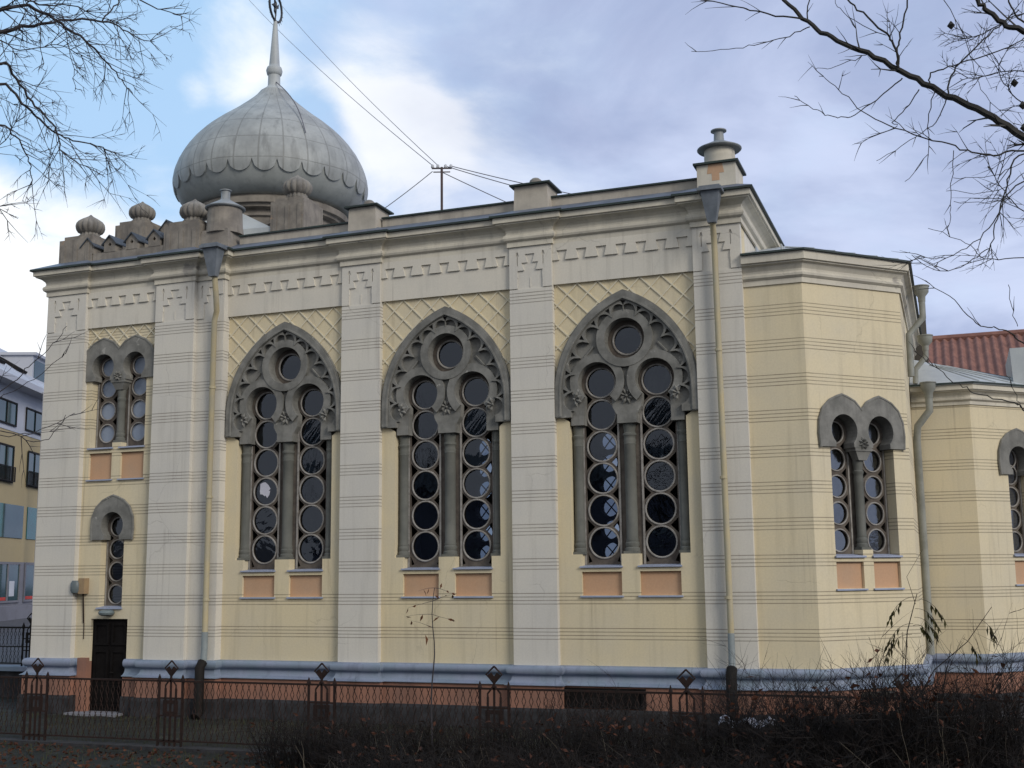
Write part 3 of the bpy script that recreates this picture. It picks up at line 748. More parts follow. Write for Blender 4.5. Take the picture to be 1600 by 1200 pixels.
# ---- parapet, blocks, chimneys on the nave edge
w = MB()
for x0, x1 in ((-10.85, -8.07), (-7.40, -4.40), (-3.70, -.74)): w.box(x0, x1, .28, .48, 8.6, 8.985)
part(w, 'parapet', 'block')
w = MB()
for x0, x1 in ((-10.85, -8.07), (-7.40, -4.40), (-3.70, -.74)): w.box(x0, x1, .235, .52, 8.987, 9.02)
part(w, 'parapet_cap', 'dark')
def block(x0, x1, zt):
    w = MB(); w.frustum(x0, x1, .02, .68, 8.58, x0 + .02, x1 - .02, .03, .68, zt)
    b = part(w, 'parapet_block', 'block')
    w = MB(); w.frustum(x0 - .06, x1 + .06, -.05, .75, zt + .002, x0 - .06, x1 + .06, -.05, .75, zt + .035); w.build('cap', 'dark', b, loc=(0, 0, 0))
    c = (x0 + x1) / 2
    w = MB(); w.lathe([(.30, zt + .037), (.13, zt + .11), (.13, zt + .13), (.12, zt + .19), (.07, zt + .235), (.005, zt + .25)], c, .35, 16); w.build('knob', 'capst', b, loc=(0, 0, 0), smooth=True)
block(-8.07, -7.42, 9.22); block(-4.40, -3.68, 9.22)
w = MB(); w.box(-.74, -.02, .0, .85, 8.58, 9.16)
ch = part(w, 'chimney', 'creamy')
w = MB(); w.box(-.80, .04, -.06, .91, 9.162, 9.20); w.build('cap', 'dark', ch, loc=(0, 0, 0))
w = MB(); w.plate([(-.52, 9.16), (-.55, 8.98), (-.46, 8.98), (-.46, 8.84), (-.32, 8.84), (-.32, 8.98), (-.23, 8.98), (-.26, 9.16)], [], -.004, .002); w.build('brick_patch', 'pink', ch, loc=(0, 0, 0))
w = MB(); w.lathe([(.30, 9.20), (.29, 9.40), (.295, 9.42), (.29, 9.44), (.29, 9.62)], -.38, .45, 24); w.build('flue', 'creamy', ch, loc=(0, 0, 0), smooth=True)
w = MB(); w.lathe([(.40, 9.56), (.42, 9.58), (.42, 9.595), (.10, 9.75), (.09, 9.93), (.15, 9.945), (.15, 9.965), (.02, 10.0)], -.38, .45, 28); w.build('cowl', 'cowl', ch, loc=(0, 0, 0), smooth=True)
w = MB(); w.frustum(-11.72, -10.93, -.04, .75, 8.6, -11.66, -10.99, .02, .69, 9.15); w.lathe([(.42, 9.1), (.39, 9.3), (.37, 9.72)], -11.30, .36, 24)
ch = part(w, 'chimney', 'weath')
w = MB(); w.lathe([(.42, 9.68), (.44, 9.70), (.44, 9.715), (.12, 9.90), (.10, 9.93), (.10, 10.10), (.13, 10.11), (.13, 10.13), (.02, 10.15)], -11.30, .36, 28); w.build('cowl', 'cowl', ch, loc=(0, 0, 0), smooth=True)

# ---- turrets with little onion caps
def onion(r, z):
    return [(r * .62, z - r * 1.05), (r * .80, z - r * .80), (r * .80, z - r * .72), (r * .70, z - r * .66), (r * .68, z - r * .50), (r * .86, z - r * .42), (r * 1.0, z - r * .20), (r * 1.05, z + r * .0), (r * 1.0, z + r * .24), (r * .85, z + r * .46), (r * .6, z + r * .64), (r * .36, z + r * .78), (r * .17, z + r * .90), (r * .03, z + r * 1.04)]
def turret(cx, cy, z0, zp, r, hw=.46):
    w = MB(); w.box(cx - hw, cx + hw, cy - hw, cy + hw, z0, zp - .10); w.box(cx - hw * .84, cx + hw * .84, cy - hw * .84, cy + hw * .84, zp - .10, zp)
    for q in range(3):
        a = cx - hw + .12 + q * (hw - .12); w.box(a - .05, a + .05, cy - hw - .018, cy - hw + .002, z0 + .16, zp - .22)
    t = part(w, 'turret', 'weath')
    w = MB(); w.lathe(onion(r, zp + r * .98), cx, cy, 96, 14, .16); w.build('onion_cap', 'capst', t, loc=(0, 0, 0), smooth=True)
turret(-15.0, .42, 8.6, 9.42, .30); turret(-12.14, .42, 8.6, 9.44, .305)
turret(-15.9, 3.4, 8.6, 10.72, .31); turret(-11.3, 3.4, 8.6, 10.78, .34); turret(-15.9, 8.0, 8.6, 10.7, .31); turret(-11.3, 8.0, 8.6, 10.7, .31)
w = MB(); w.box(-14.52, -12.62, -.02, .22, 8.6, 8.93)
for i in range(4): pass
part(w, 'crown_parapet', 'weath')
w = MB(); w.box(-15.42, -15.18, .90, 2.9, 8.6, 9.1); w.box(-15.4, -11.8, 3.25, 3.5, 8.6, 10.2); part(w, 'crown_parapet', 'weath')
def merlon(cx, y0, y1, z0, hw, h):
    w = MB(); w.plate([(cx - hw, z0), (cx + hw, z0), (cx + hw, z0 + h * .55), (cx, z0 + h), (cx - hw, z0 + h * .55)], [[(cx - .045, z0 + h * .45), (cx, z0 + h * .33), (cx + .045, z0 + h * .45), (cx, z0 + h * .62)]], y0, y1)
    o = part(w, 'merlon', 'weath')
    w = MB(); a = .05
    w.add([(cx, y0 - .04, z0 + h + .03), (cx, y1 + .25, z0 + h + .03), (cx - hw - .05, y0 - .04, z0 + h * .55 - .02), (cx - hw - .05, y1 + .25, z0 + h * .55 - .02), (cx + hw + .05, y0 - .04, z0 + h * .55 - .02), (cx + hw + .05, y1 + .25, z0 + h * .55 - .02),
           (cx, y0 - .04, z0 + h + .002), (cx, y1 + .25, z0 + h + .002), (cx - hw - .05, y0 - .04, z0 + h * .55 - .045), (cx - hw - .05, y1 + .25, z0 + h * .55 - .045), (cx + hw + .05, y0 - .04, z0 + h * .55 - .045), (cx + hw + .05, y1 + .25, z0 + h * .55 - .045)],
          [(0, 1, 3, 2), (0, 4, 5, 1), (6, 8, 9, 7), (6, 7, 11, 10), (0, 2, 8, 6), (0, 6, 10, 4), (2, 3, 9, 8), (4, 10, 11, 5)])
    w.build('saddle_cap', 'slate', o, loc=(0, 0, 0))
for i in range(4): merlon(-14.66 + .60 * i, -.03, .22, 8.93, .155, .36)
for i in range(4): merlon(-15.0 + .62 * i, 3.24, 3.5, 10.2, .19, .48)

# ---- drum, skirt roof and dome
DX, DY = -13.47, 5.7
w = MB(); w.box(DX - 2.75, DX + 2.75, DY - 2.75, DY + 2.75, 8.3, 9.4); part(w, 'dome_base', 'weath')
w = MB(); w.frustum(DX - 2.85, DX + 2.85, DY - 2.85, DY + 2.85, 9.402, DX - 1.7, DX + 1.7, DY - 1.7, DY + 1.7, 10.05); part(w, 'skirt_roof', 'zincl')
w = MB(); w.lathe([(1.78, 9.20), (1.78, 10.75), (1.84, 10.79), (1.84, 10.85), (1.78, 10.87), (1.78, 10.95), (1.95, 10.99), (1.97, 11.06), (2.06, 11.08), (2.08, 11.23), (2.0, 11.26), (1.96, 11.33)], DX, DY, 48)
for k in range(16):                       # arched niches with leaf reliefs round the drum
    a = 2 * pi * (k + .5) / 16; c, s = cos(a), sin(a)
    P = []
    for i in range(11):
        t = pi * i / 10; P.append((.26 * cos(t), 10.35 + .26 * sin(t)))
    P = [(.26, 9.9)] + P + [(-.26, 9.9)]
    w.tube([(DX + c * 1.79 - s * x, DY + s * 1.79 + c * x, z) for x, z in P], .045, 5)
    for q in (-.13, 0, .13): w.tube([(DX + c * 1.80 - s * q * .3, DY + s * 1.80 + c * q * .3, 9.9), (DX + c * 1.83 - s * q * 1.2, DY + s * 1.83 + c * q * 1.2, 10.5 - abs(q))], [.05, .02], 5)
part(w, 'drum', 'weath', smooth=True)
DP = [(2.02, 11.22), (2.16, 11.36), (2.33, 11.62), (2.47, 11.88), (2.56, 12.12), (2.62, 12.36), (2.64, 12.56), (2.60, 12.80), (2.50, 13.05), (2.34, 13.32), (2.13, 13.58), (1.86, 13.84), (1.52, 14.10), (1.13, 14.36), (.78, 14.62), (.52, 14.83), (.38, 14.96), (.33, 15.04)]
def zmap(z): return z - .45 if z < 12.56 else z - .45 + .27 * (z - 12.56) / 2.48
DP = [(r * .97, zmap(z)) for r, z in DP if z > 12.5]
DP = [(1.98, 11.31), (2.16, 11.37), (2.32, 11.50), (2.43, 11.65), (2.51, 11.82), (2.55, 11.98)] + DP
def dome_r(z):
    for (r0, z0), (r1, z1) in zip(DP, DP[1:]):
        if z0 <= z <= z1: return r0 + (r1 - r0) * (z - z0) / (z1 - z0)
    return DP[-1][0]
w = MB(); w.lathe(DP, DX, DY, 72); dome = part(w, 'dome', 'zinc2', smooth=True)
# scalloped upper sheathing
w = MB(); nl = 26; sub = 10; n = nl * sub; lev = 22; vs = []; fs = []
for i in range(n):
    a = 2 * pi * (i + .0) / n; t = (i % sub) / sub
    zb = 12.04 - .29 * abs(sin(pi * t)) ** .42 if t > 0 else 12.04
    vs.append((DX + dome_r(zb) * cos(a), DY + dome_r(zb) * sin(a), zb))
    for j in range(lev + 1):
        z = zb + (14.85 - zb) * j / lev; r = dome_r(z) + .045
        vs.append((DX + r * cos(a), DY + r * sin(a), z))
m = lev + 2
for i in range(n):
    k = (i + 1) % n
    for j in range(m - 1): fs.append((i * m + j, k * m + j, k * m + j + 1, i * m + j + 1))
w.add(vs, fs); w.build('scalloped_sheathing', 'zinc', dome, loc=(0, 0, 0), smooth=True)
w = MB(); w.lathe([(.37, 14.74), (.375, 14.80), (.31, 14.90), (.20, 14.99), (.17, 15.04), (.165, 15.34), (.20, 15.37), (.21, 15.41), (.225, 15.48), (.20, 15.57), (.15, 15.62), (.145, 15.65), (.06, 16.87), (.045, 16.95)], DX, DY, 20)
sp_ = w.build('spire', 'zincl', dome, loc=(0, 0, 0), smooth=True)
w = MB()
for k in range(1): 
    zc = 17.36; R_ = .40
    ta = radians(97)
    def EP(x, z): return (DX + x * cos(ta), DY + x * sin(ta), zc + z)
    pts = [EP(R_ * cos(2 * pi * i / 28), R_ * sin(2 * pi * i / 28)) for i in range(29)]
    w.tube(pts, .035, 6, cap=False)
    for i in range(22):
        a = 2 * pi * (i + .5) / 22; w.tube([EP(R_ * cos(a), R_ * sin(a)), EP((R_ + .11) * cos(a), (R_ + .11) * sin(a))], [.014, .005], 4)
    for a in (0.4, 1.65, 2.9, 4.5): w.tube([EP(0, 0), EP(.12 * cos(a), .12 * sin(a)), EP(.25 * cos(a + .35), .25 * sin(a + .35))], [.05, .045, .012], 5)
    w.tube([EP(0, -R_), EP(0, .1)], .02, 5)
w.build('emblem', 'brass', dome, loc=(0, 0, 0))
w = MB(); pts = []
for i in range(15):
    t = i / 14; a = radians(-38); z = 15.10 + (12.9 - 15.10) * t; r = (.17 + (dome_r(12.9) + .1 - .17) * t) + .30 * sin(pi * t); pts.append((DX + r * cos(a), DY + r * sin(a), z))
w.tube(pts, .014, 5); w.build('lightning_cable', 'wire', dome, loc=(0, 0, 0))

# ---- roofs
w = MB(); w.add([(-14.6, 3.55, 10.78), (-13.0, 3.5, 10.74), (-11.78, 2.98, 10.08), (-14.6, 2.6, 10.06), (-14.6, 3.8, 9.3), (-13.0, 3.8, 9.3), (-11.78, 3.8, 9.3), (-14.6, 2.62, 9.3), (-11.78, 3.0, 9.3)], [(3, 2, 1, 0), (0, 1, 5, 4), (1, 2, 8, 6), (1, 6, 5), (3, 7, 8, 2), (0, 4, 7, 3)])
part(w, 'sheet_roof', 'zincl')
w = MB()
w.add([(-15.5, .5, 8.55), (.1, .5, 8.55), (.1, 10.5, 8.55), (-15.5, 10.5, 8.55), (-10.6, 5.5, 9.9), (-4.9, 5.5, 9.9)], [(0, 1, 5, 4), (1, 2, 5), (2, 3, 4, 5), (3, 0, 4), (3, 2, 1, 0)])
part(w, 'main_roof', 'roofm')
SL = .287
def eave(p, o): return p
w = MB(); o = .23; z0 = az
P = [(.016, WY - o), (AP0.x + o * .414, WY - o), (AP1.x + o, AP1.y - o * .414), (AP1.x + o, 2 * AXY - AP1.y + o * .414), (AP0.x + o * .414, 2 * AXY - WY + o), (.016, 2 * AXY - WY + o)]
zt = z0 + (AXY - WY + o) * SL; pk = (.016, AXY)
w.add([(x, y, z0) for x, y in P] + [(pk[0], pk[1], zt)] + [(x, y, z0 - .03) for x, y in P], [(0, 1, 6), (1, 2, 6), (2, 3, 6), (3, 4, 6), (4, 5, 6), (5, 0, 6), (0, 7, 8, 1), (1, 8, 9, 2), (2, 9, 10, 3)])
part(w, 'apse_roof', 'zincl')
w = MB()
for t in (.25, .6, 1.0):
    pass
for x in [.3, .75]: w.box(x - .012, x + .012, WY - o, WY - o + .3, z0 + .0, z0 + .11)
d = (AP1 - AP0).normalized(); nn = Vector((d.y, -d.x))
for t in (.15, .62, 1.08, 1.6, 2.1):
    p = AP0 + d * t + nn * (o - .02); q = p - nn * .8
    w.tube([(p.x, p.y, z0 + .015), (q.x, q.y, z0 + .015 + .8 * SL)], .014, 4)
part(w, 'roof_seam', 'zincl')
# annex roof
w = MB(); z0 = nz_
Q = [(2.66, 4.37), (AN0.x + .1, 4.37), (AN1.x + .23, AN1.y - .1), (AN1.x + .23, 2 * 6.3 - AN1.y + .1), (AN0.x + .1, 2 * 6.3 - 4.37), (2.66, 2 * 6.3 - 4.37)]
w.add([(x, y, z0) for x, y in Q] + [(2.66, 6.3, z0 + .86)] + [(x, y, z0 - .05) for x, y in Q], [(0, 1, 6), (1, 2, 6), (2, 3, 6), (3, 4, 6), (4, 5, 6), (0, 7, 8, 1), (1, 8, 9, 2), (2, 9, 10, 3)])
ar = part(w, 'annex_roof', 'zincl')
w = MB(); w.frustum(4.70, 6.6, 5.5, 8.0, 5.35, 4.68, 6.6, 5.7, 8.0, 6.28); w.build('roof_box', 'zincl', ar, loc=(0, 0, 0))
w = MB()
d = (AN1 - AN0).normalized(); nn = Vector((d.y, -d.x))
for t in (.1, .55, 1.1, 1.7):
    p = AN0 + d * t + nn * .2; q = Vector((2.66, 6.3)); q = p + (q - p) * .7
    w.tube([(p.x, p.y, z0 + .02), (q.x, q.y, z0 + .62)], .016, 4)
w.build('seam', 'zincl', ar, loc=(0, 0, 0))

# ---- rainwater pipes
def drain(pts, m, hop, hw, low=None, r=.055):
    w = MB(); w.tube(pts, r, 12)
    o = part(w, 'drainpipe', m, smooth=True)
    x, y, zb, zt = hop
    w = MB(); w.frustum(x - hw * .45, x + hw * .45, y - .06, y + .06, zb, x - hw, x + hw, y - .16, y + .12, zb + (zt - zb) * .86); w.box(x - hw - .05, x + hw + .05, y - .22, y + .14, zb + (zt - zb) * .86 + .001, zt - .035); w.box(x - hw - .02, x + hw + .02, y - .19, y + .13, zt - .034, zt)
    w.build('hopper', 'hopper', o, loc=(0, 0, 0))
    w = MB()
    for z in (1.2, 3.3, 5.6): w.lathe([(r + .012, z), (r + .012, z + .045)], pts[-2][0], pts[-2][1], 12)
    w.build('clamp', m, o, loc=(0, 0, 0))
    if low:
        w = MB(); p = pts[-1]; w.tube([(p[0], p[1], p[2] - .001), (p[0], p[1], p[2] - .35), (p[0], p[1] - .02, p[2] - .60)], r + .006, 12); w.build('lower_pipe', 'pipeg', o, loc=(0, 0, 0), smooth=True)
        w = MB(); w.tube([(p[0], p[1] - .05, p[2] - .60), (p[0], p[1] - .14, p[2] - .70), (p[0], p[1] - .14, GZ + .12), (p[0], p[1] - .25, GZ + .04)], r + .04, 10); w.build('iron_shoe', 'iron', o, loc=(0, 0, 0), smooth=True)
    return o
drain([(-.42, -.34, 7.95), (-.44, -.16, 7.75), (-.44, -.13, 7.5), (-.42, -.12, .62)], 'pipey', (-.42, -.38, 7.92, 8.58), .17, True)
drain([(-10.93, -.50, 7.95), (-10.94, -.42, 7.55), (-11.02, -.26, 7.25), (-11.12, -.19, 7.05), (-11.13, -.19, .58)], 'pipey', (-10.92, -.56, 7.92, 8.60), .18, True, .06)
def hopper2(x, y, zt, pts, r=.065):
    w = MB(); w.tube(pts, r, 12); o = part(w, 'drainpipe', 'galv', smooth=True)
    w = MB(); w.lathe([(r + .005, zt - .30), (r + .01, zt - .2), (.14, zt - .12), (.15, zt), (.165, zt), (.165, zt + .02)], x, y, 14); w.build('hopper', 'galv', o, loc=(0, 0, 0), smooth=True)
hopper2(3.02, 3.4, 7.25, [(3.02, 3.4, 6.98), (3.02, 3.4, 6.62), (2.74, 3.35, 6.30), (2.73, 3.35, 5.45)])
hopper2(3.02, 4.35, 6.42, [(3.02, 4.35, 6.14), (3.02, 4.35, 6.0), (2.80, 4.35, 5.75), (2.78, 4.35, 5.45)], .055)
hopper2(3.02, 4.22, 5.42, [(3.02, 4.22, 5.15), (3.02, 4.22, 4.86), (2.77, 4.28, 4.56), (2.735, 4.42, 4.3), (2.735, 4.42, .0)], .075)

# ---- fittings on the wall
w = MB(); w.box(-14.42, -14.20, TW - .16, TW - .001, 1.36, 1.68)
mb_ = thing('meter_box', 'tan electric meter box beside the narrow window on the tower wall', 'meter box', (-14.31, TW, 1.36))
w = MB(); w.box(-.03, .12, -.16, -.001, 0, .33); w.build('box', 'tan', mb_, loc=(0, 0, 0))
w = MB(); w.lathe([(.10, 0), (.12, .05), (.12, .2), (.09, .26)], -.12, -.11, 14); w.build('meter_dome', 'lampg', mb_, loc=(0, 0, 0.02), smooth=True)
w = MB(); w.tube([(.02, -.05, 0), (.02, -.02, -.35), (.035, -.015, -.62)], .016, 6); w.tube([(.045, -.012, -.62), (.05, -.012, -.95)], .009, 5); w.build('conduit', 'rust', mb_, loc=(0, 0, 0))
lp = thing('wall_lamp', 'small grey bulkhead lamp above the black side door', 'lamp', (-13.62, TW, .90))
w = MB(); w.lathe([(.10, 0), (.15, .02), (.17, .06), (.15, .10), (.09, .125)], 0, -.10, 18); w.build('housing', 'lampg', lp, loc=(0, 0, 0), smooth=True)
w = MB(); w.box(-.05, .05, -.02, -.001, .02, .12); w.build('bracket', 'iron', lp, loc=(0, 0, 0))

# ================================================================== GROUND, STREET
w = MB(); n = 60
def gz(x, y):
    base = GZ
    if y < -5.5: base += .10 * min(1, (-5.5 - y) / 6)
    return base
w.add([(-400, -400, GZ - .02), (400, -400, GZ - .02), (400, 400, GZ - .02), (-400, 400, GZ - .02)], [(0, 1, 2, 3)])
tag(w.build('ground', 'asphalt'), kind='structure')
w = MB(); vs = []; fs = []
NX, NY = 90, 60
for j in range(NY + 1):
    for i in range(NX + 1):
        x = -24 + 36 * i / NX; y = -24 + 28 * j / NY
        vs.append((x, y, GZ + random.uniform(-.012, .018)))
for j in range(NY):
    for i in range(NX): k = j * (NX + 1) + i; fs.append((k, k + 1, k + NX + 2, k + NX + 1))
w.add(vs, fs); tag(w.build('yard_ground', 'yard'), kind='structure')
w = MB(); w.add([(-120, 2.62, -.44), (-15.9, 2.62, -.44), (-15.9, 90, .45), (-120, 90, .45)], [(0, 1, 2, 3)])
tag(w.build('street', 'asphalt'), kind='structure')

# ================================================================== BOUNDARY WALL + STREET FENCE (left, behind the tower corner)
rw = thing('retaining_wall', 'low dark stone retaining wall with pale coping at left of the tower', 'wall', (-20, 2.4, GZ))
w = MB(); w.box(-36, -15.72, 2.2, 2.6, GZ - .2, -.50); w.build('wall_body', 'base', rw)
w = MB(); w.box(-36, -15.72, 2.1, 2.66, -.498, -.40); w.build('coping', 'plinth', rw)

# ---- iron fence section builder
def fence_post(h, wdt):
    """four bars under a lozenge; local: x along the fence, z up"""
    w = MB(); s = wdt / 2
    for x in (-s, s):
        w.box(x - .016, x + .016, -.016, .016, 0, h - .32); w.frustum(x - .028, x + .028, -.028, .028, h - .32, x - .004, x + .004, -.004, .004, h - .22)
        w.box(x - .024, x + .024, -.024, .024, h - .345, h - .322)
    for x in (-s * .45, s * .45): w.box(x - .014, x + .014, -.014, .014, 0, h - .45)
    w.box(-.014, .014, -.014, .014, 0, h - .18)
    for q in (-1, 1):
        w.tube([(q * s * .45, 0, h - .46), (q * s * .45, 0, h - .40), (0, 0, h - .27), (q * -.01, 0, h - .25)], .015, 5)
        w.tube([(0, 0, h - .24), (q * s * .55, 0, h - .12), (0, 0, h)], .015, 5)
    w.plate([(-s * .5, h - .14), (0, h - .27), (s * .5, h - .14), (s * .2, h - .09), (0, h - .15), (-s * .2, h - .09)], [], -.008, .008)
    for z in (h - .62, h - .9): w.box(-s, s, -.011, .011, z, z + .025)
    w.plate(rect(-s * .62, s * .62, .55, .80), [rect(-s * .30, s * .30, .62, .74)], -.009, .009)
    for z in (.12,): w.box(-s, s, -.012, .012, z, z + .03)
    return w
def mesh_panel(x0, x1, z0, z1, pitch, ph):
    w = MB(); r = .0065
    k = int((x1 - x0) / pitch) + 1
    nz = max(1, int((z1 - z0) / ph))
    for i in range(k + 1):
        for s in (1, -1):
            pts = []
            for j in range(nz * 2 + 1):
                x = x0 + pitch * i + s * (pitch * .25 if j % 2 else -pitch * .25); z = z0 + (z1 - z0) * j / (nz * 2)
                pts.append((min(max(x, x0), x1), .006 * s, z))
            w.tube(pts, r, 3, cap=False)
    return w
FY, FH = -4.1, 1.44
FXS = [-17.7, -14.78, -11.85, -9.06, -6.22, -3.29, -.37, 2.55, 5.45, 8.35]
fen = thing('iron_fence', 'rusty low iron fence with lozenge topped posts and diamond mesh before the building', 'fence', (0, FY, GZ), local=True)
for x in FXS: fence_post(FH, .46).build('post', 'rust', fen, loc=(x, 0, 0))
w = MB(); w.box(FXS[0], FXS[-1], -.014, .014, FH - .345, FH - .315); w.build('top_rail', 'rust', fen, loc=(0, 0, 0))
w = MB(); w.box(FXS[0], FXS[-1], -.014, .014, .14, .165); w.build('bottom_rail', 'rust', fen, loc=(0, 0, 0))
w = MB(); w.box(FXS[0], FXS[-1], -.14, .14, -.1, .06); w.build('kerb', 'base', fen, loc=(0, 0, 0))
for a, b in zip(FXS, FXS[1:]): mesh_panel(a + .24, b - .24, .165, FH - .345, .115, .25).build('mesh_panel', 'rust', fen, loc=(0, 0, 0))
sf = thing('street_fence', 'black iron fence standing on the retaining wall at far left', 'fence', (-20, 2.38, -.40), local=True)
SX = [-16.0 + 20 - 36, -12.9 + 0, -6.7 + 0, .4 - 0]
SXS = [-11.3, -8.6, -5.9, -3.2, -.5, 2.1, 4.2]
SXS = [x - 0.0 for x in SXS]
for x in SXS[:-1]: fence_post(1.26, .44).build('post', 'iron', sf, loc=(x, 0, 0))
w = MB(); w.box(-11.3, 4.25, -.016, .016, .90, .94); w.box(-11.3, 4.25, -.016, .016, .05, .08); w.box(-11.3, 4.25, -.014, .014, .45, .475); w.build('rail', 'iron', sf, loc=(0, 0, 0))
for a, b in zip(SXS, SXS[1:]): mesh_panel(a + .22, b - .22, .08, .90, .12, .22).build('mesh_panel', 'iron', sf, loc=(0, 0, 0))

# ================================================================== STREET BUILDING (far left)
sbz = .35
SB0 = Vector((-40.3, 24.5)); sdv = Vector((-.391, .921)).normalized(); snv = Vector((sdv.y, -sdv.x))
blk = thing('street_building', 'modern ochre street block with grey metal mansard roof at left', 'building', (SB0.x, SB0.y, 0))
blk.rotation_euler[2] = atan2(sdv.y, sdv.x); blk['_local'] = 1
def bp_(mb, nm, m, par=None): return mb.build(nm, m, par or blk, loc=(0, 0, 0))
w = MB(); w.box(-14, 40, 0.0, 12, -1, 11.3); bp_(w, 'wall', 'ochre')
w = MB(); w.box(-14, 40, -.03, -.001, 9.05, 11.31); bp_(w, 'attic_band', 'mansard')
w = MB(); w.box(-14, 40, -.04, -.001, -.6, 2.55); bp_(w, 'shop_front', 'concrete')
w = MB(); w.add([(-14, -.85, 11.5), (40, -.85, 11.5), (40, 4.4, 15.1), (-14, 4.4, 15.1), (-14, 12, 11.4), (40, 12, 11.4), (-14, -.85, 11.2), (40, -.85, 11.2), (-14, 0, 11.2), (40, 0, 11.2)], [(0, 1, 2, 3), (3, 2, 5, 4), (6, 7, 1, 0), (8, 9, 7, 6), (0, 3, 4, 8, 6), (1, 7, 9, 5, 2)]); rf = bp_(w, 'roof', 'mansard')
for x in (-9.5, -.4, 2.6, 9.0):
    w = MB(); w.plate(rect(0, 1.3, 0, 1.9), [rect(.12, 1.18, .12, 1.78)], -.08, .08); sk = w.build('skylight', 'iron', rf, loc=(x, .35, 12.45)); sk.rotation_euler[0] = -radians(60)
    w = MB(); w.box(.12, 1.18, -.03, .02, .12, 1.78); w.build('pane', 'whitep', sk, loc=(0, 0, 0))
for x in (-12, -3.6, 5.4, 14):
    w = MB(); w.box(x, x + 2.2, .6, 3.6, 11.7, 13.7); w.box(x - .15, x + 2.35, .4, 3.8, 13.701, 13.85); dm = w.build('dormer', 'mansard', rf, loc=(0, 0, 0))
    w = MB(); w.box(x + .2, x + 2.0, .57, .599, 12.1, 13.5); w.build('pane', 'glassd', dm, loc=(0, 0, 0))
random.seed(3)
for zb, zh, dx, wd in ((9.35, 1.1, 0, 2.6), (6.5, 1.75, .6, 1.9)):
    for x in range(-13, 38, 4):
        x += dx
        w = MB(); w.box(x, x + wd, -.06, -.0405 if zb > 9 else -.002, zb, zb + zh); o = bp_(w, 'window', 'glassd')
        w = MB(); w.plate(rect(x - .06, x + wd + .06, zb - .06, zb + zh + .06), [rect(x + .03, x + wd * .5 - .03, zb + .03, zb + zh - .03), rect(x + wd * .5 + .03, x + wd - .03, zb + .03, zb + zh - .03)], -.10, -.0605)
        w.build('frame', 'iron', o, loc=(0, 0, 0))
        if zb < 9:
            w = MB(); w.plate(rect(x - .1, x + wd + .1, zb, zb + .75), [rect(x - .07 + .14 * q, x + .045 + .14 * q, zb + .04, zb + .71) for q in range(int((wd + .1) / .14))], -.20, -.17); w.build('railing', 'iron', o, loc=(0, 0, 0))
for x in range(-12, 38, 4):
    w = MB(); w.box(x, x + 3.2, -.06, -.0405, .62, 2.45); o = bp_(w, 'shop_window', 'glassd')
    w = MB(); w.box(x + .2, x + 1.5, -.064, -.0605, .66, .82); w.build('red_strip', 'red', o, loc=(0, 0, 0))
    w = MB(); w.box(x + 1.9, x + 2.6, -.064, -.0605, .85, 1.6); w.build('poster', 'whitep', o, loc=(0, 0, 0))
    w = MB(); w.plate(rect(x - .08, x + 3.28, .54, 2.53), [rect(x + .04, x + 1.55, .64, 2.43), rect(x + 1.67, x + 3.16, .64, 2.43)], -.11, -.0605); w.build('frame', 'concrete', o, loc=(0, 0, 0))
for x in range(-14, 38, 6):
    w = MB(); w.box(x, x + 2.6, -.05, -.002, 3.75, 5.4); bp_(w, 'teal_panel', 'teal'); w = MB(); w.box(x + 2.602, x + 5.4, -.05, -.002, 3.75, 5.4); bp_(w, 'window', 'glassd')
for x in (-6.4, 3.0, 12): w = MB(); w.tube([(x, -.95, 0), (x, -.95, 11.3)], .10, 8); bp_(w, 'drainpipe', 'whitep')
w = MB(); w.box(-14, 40, -1.2, -.05, -1, .42); bp_(w, 'pavement_step', 'concrete')

# ================================================================== TILED HOUSE behind the annex
th = thing('tiled_house', 'house with red ribbed tile roof behind the low annex at right', 'house', (8, 22, GZ))
MT['tile'] = mat('red_roof_tile', (.27, .135, .105), (.18, .09, .075), scale=3, streak=.5, fine=9)
w = MB(); w.box(-2, 22, 18.2, 28, GZ, 6.6); w.build('wall', 'concrete', th)
w = MB(); vs = []; fs = []; n = 98 * 8
for i in range(n + 1):
    x = -3 + 26 * i / n; b = .05 * sin(2 * pi * i / 8)
    for j in range(9):
        t = j / 8; step = .02 * (j % 2); vs.append((x, 17.0 + 6.0 * t, 6.1 + (9.75 - 6.1) * t + b + step))
for i in range(n):
    for j in range(8): k = i * 9 + j; fs.append((k, k + 9, k + 10, k + 1))
k = len(vs); vs += [(-3, 29, 6.1), (23, 29, 6.1), (-3, 23, 9.72), (23, 23, 9.72)]; fs += [(k, k + 2, k + 3, k + 1)]
w.add(vs, fs); w.build('roof', 'tile', th)
w = MB(); w.tube([(-3, 23, 9.76), (23, 23, 9.76)], .13, 8); w.build('ridge_tiles', 'tile', th)

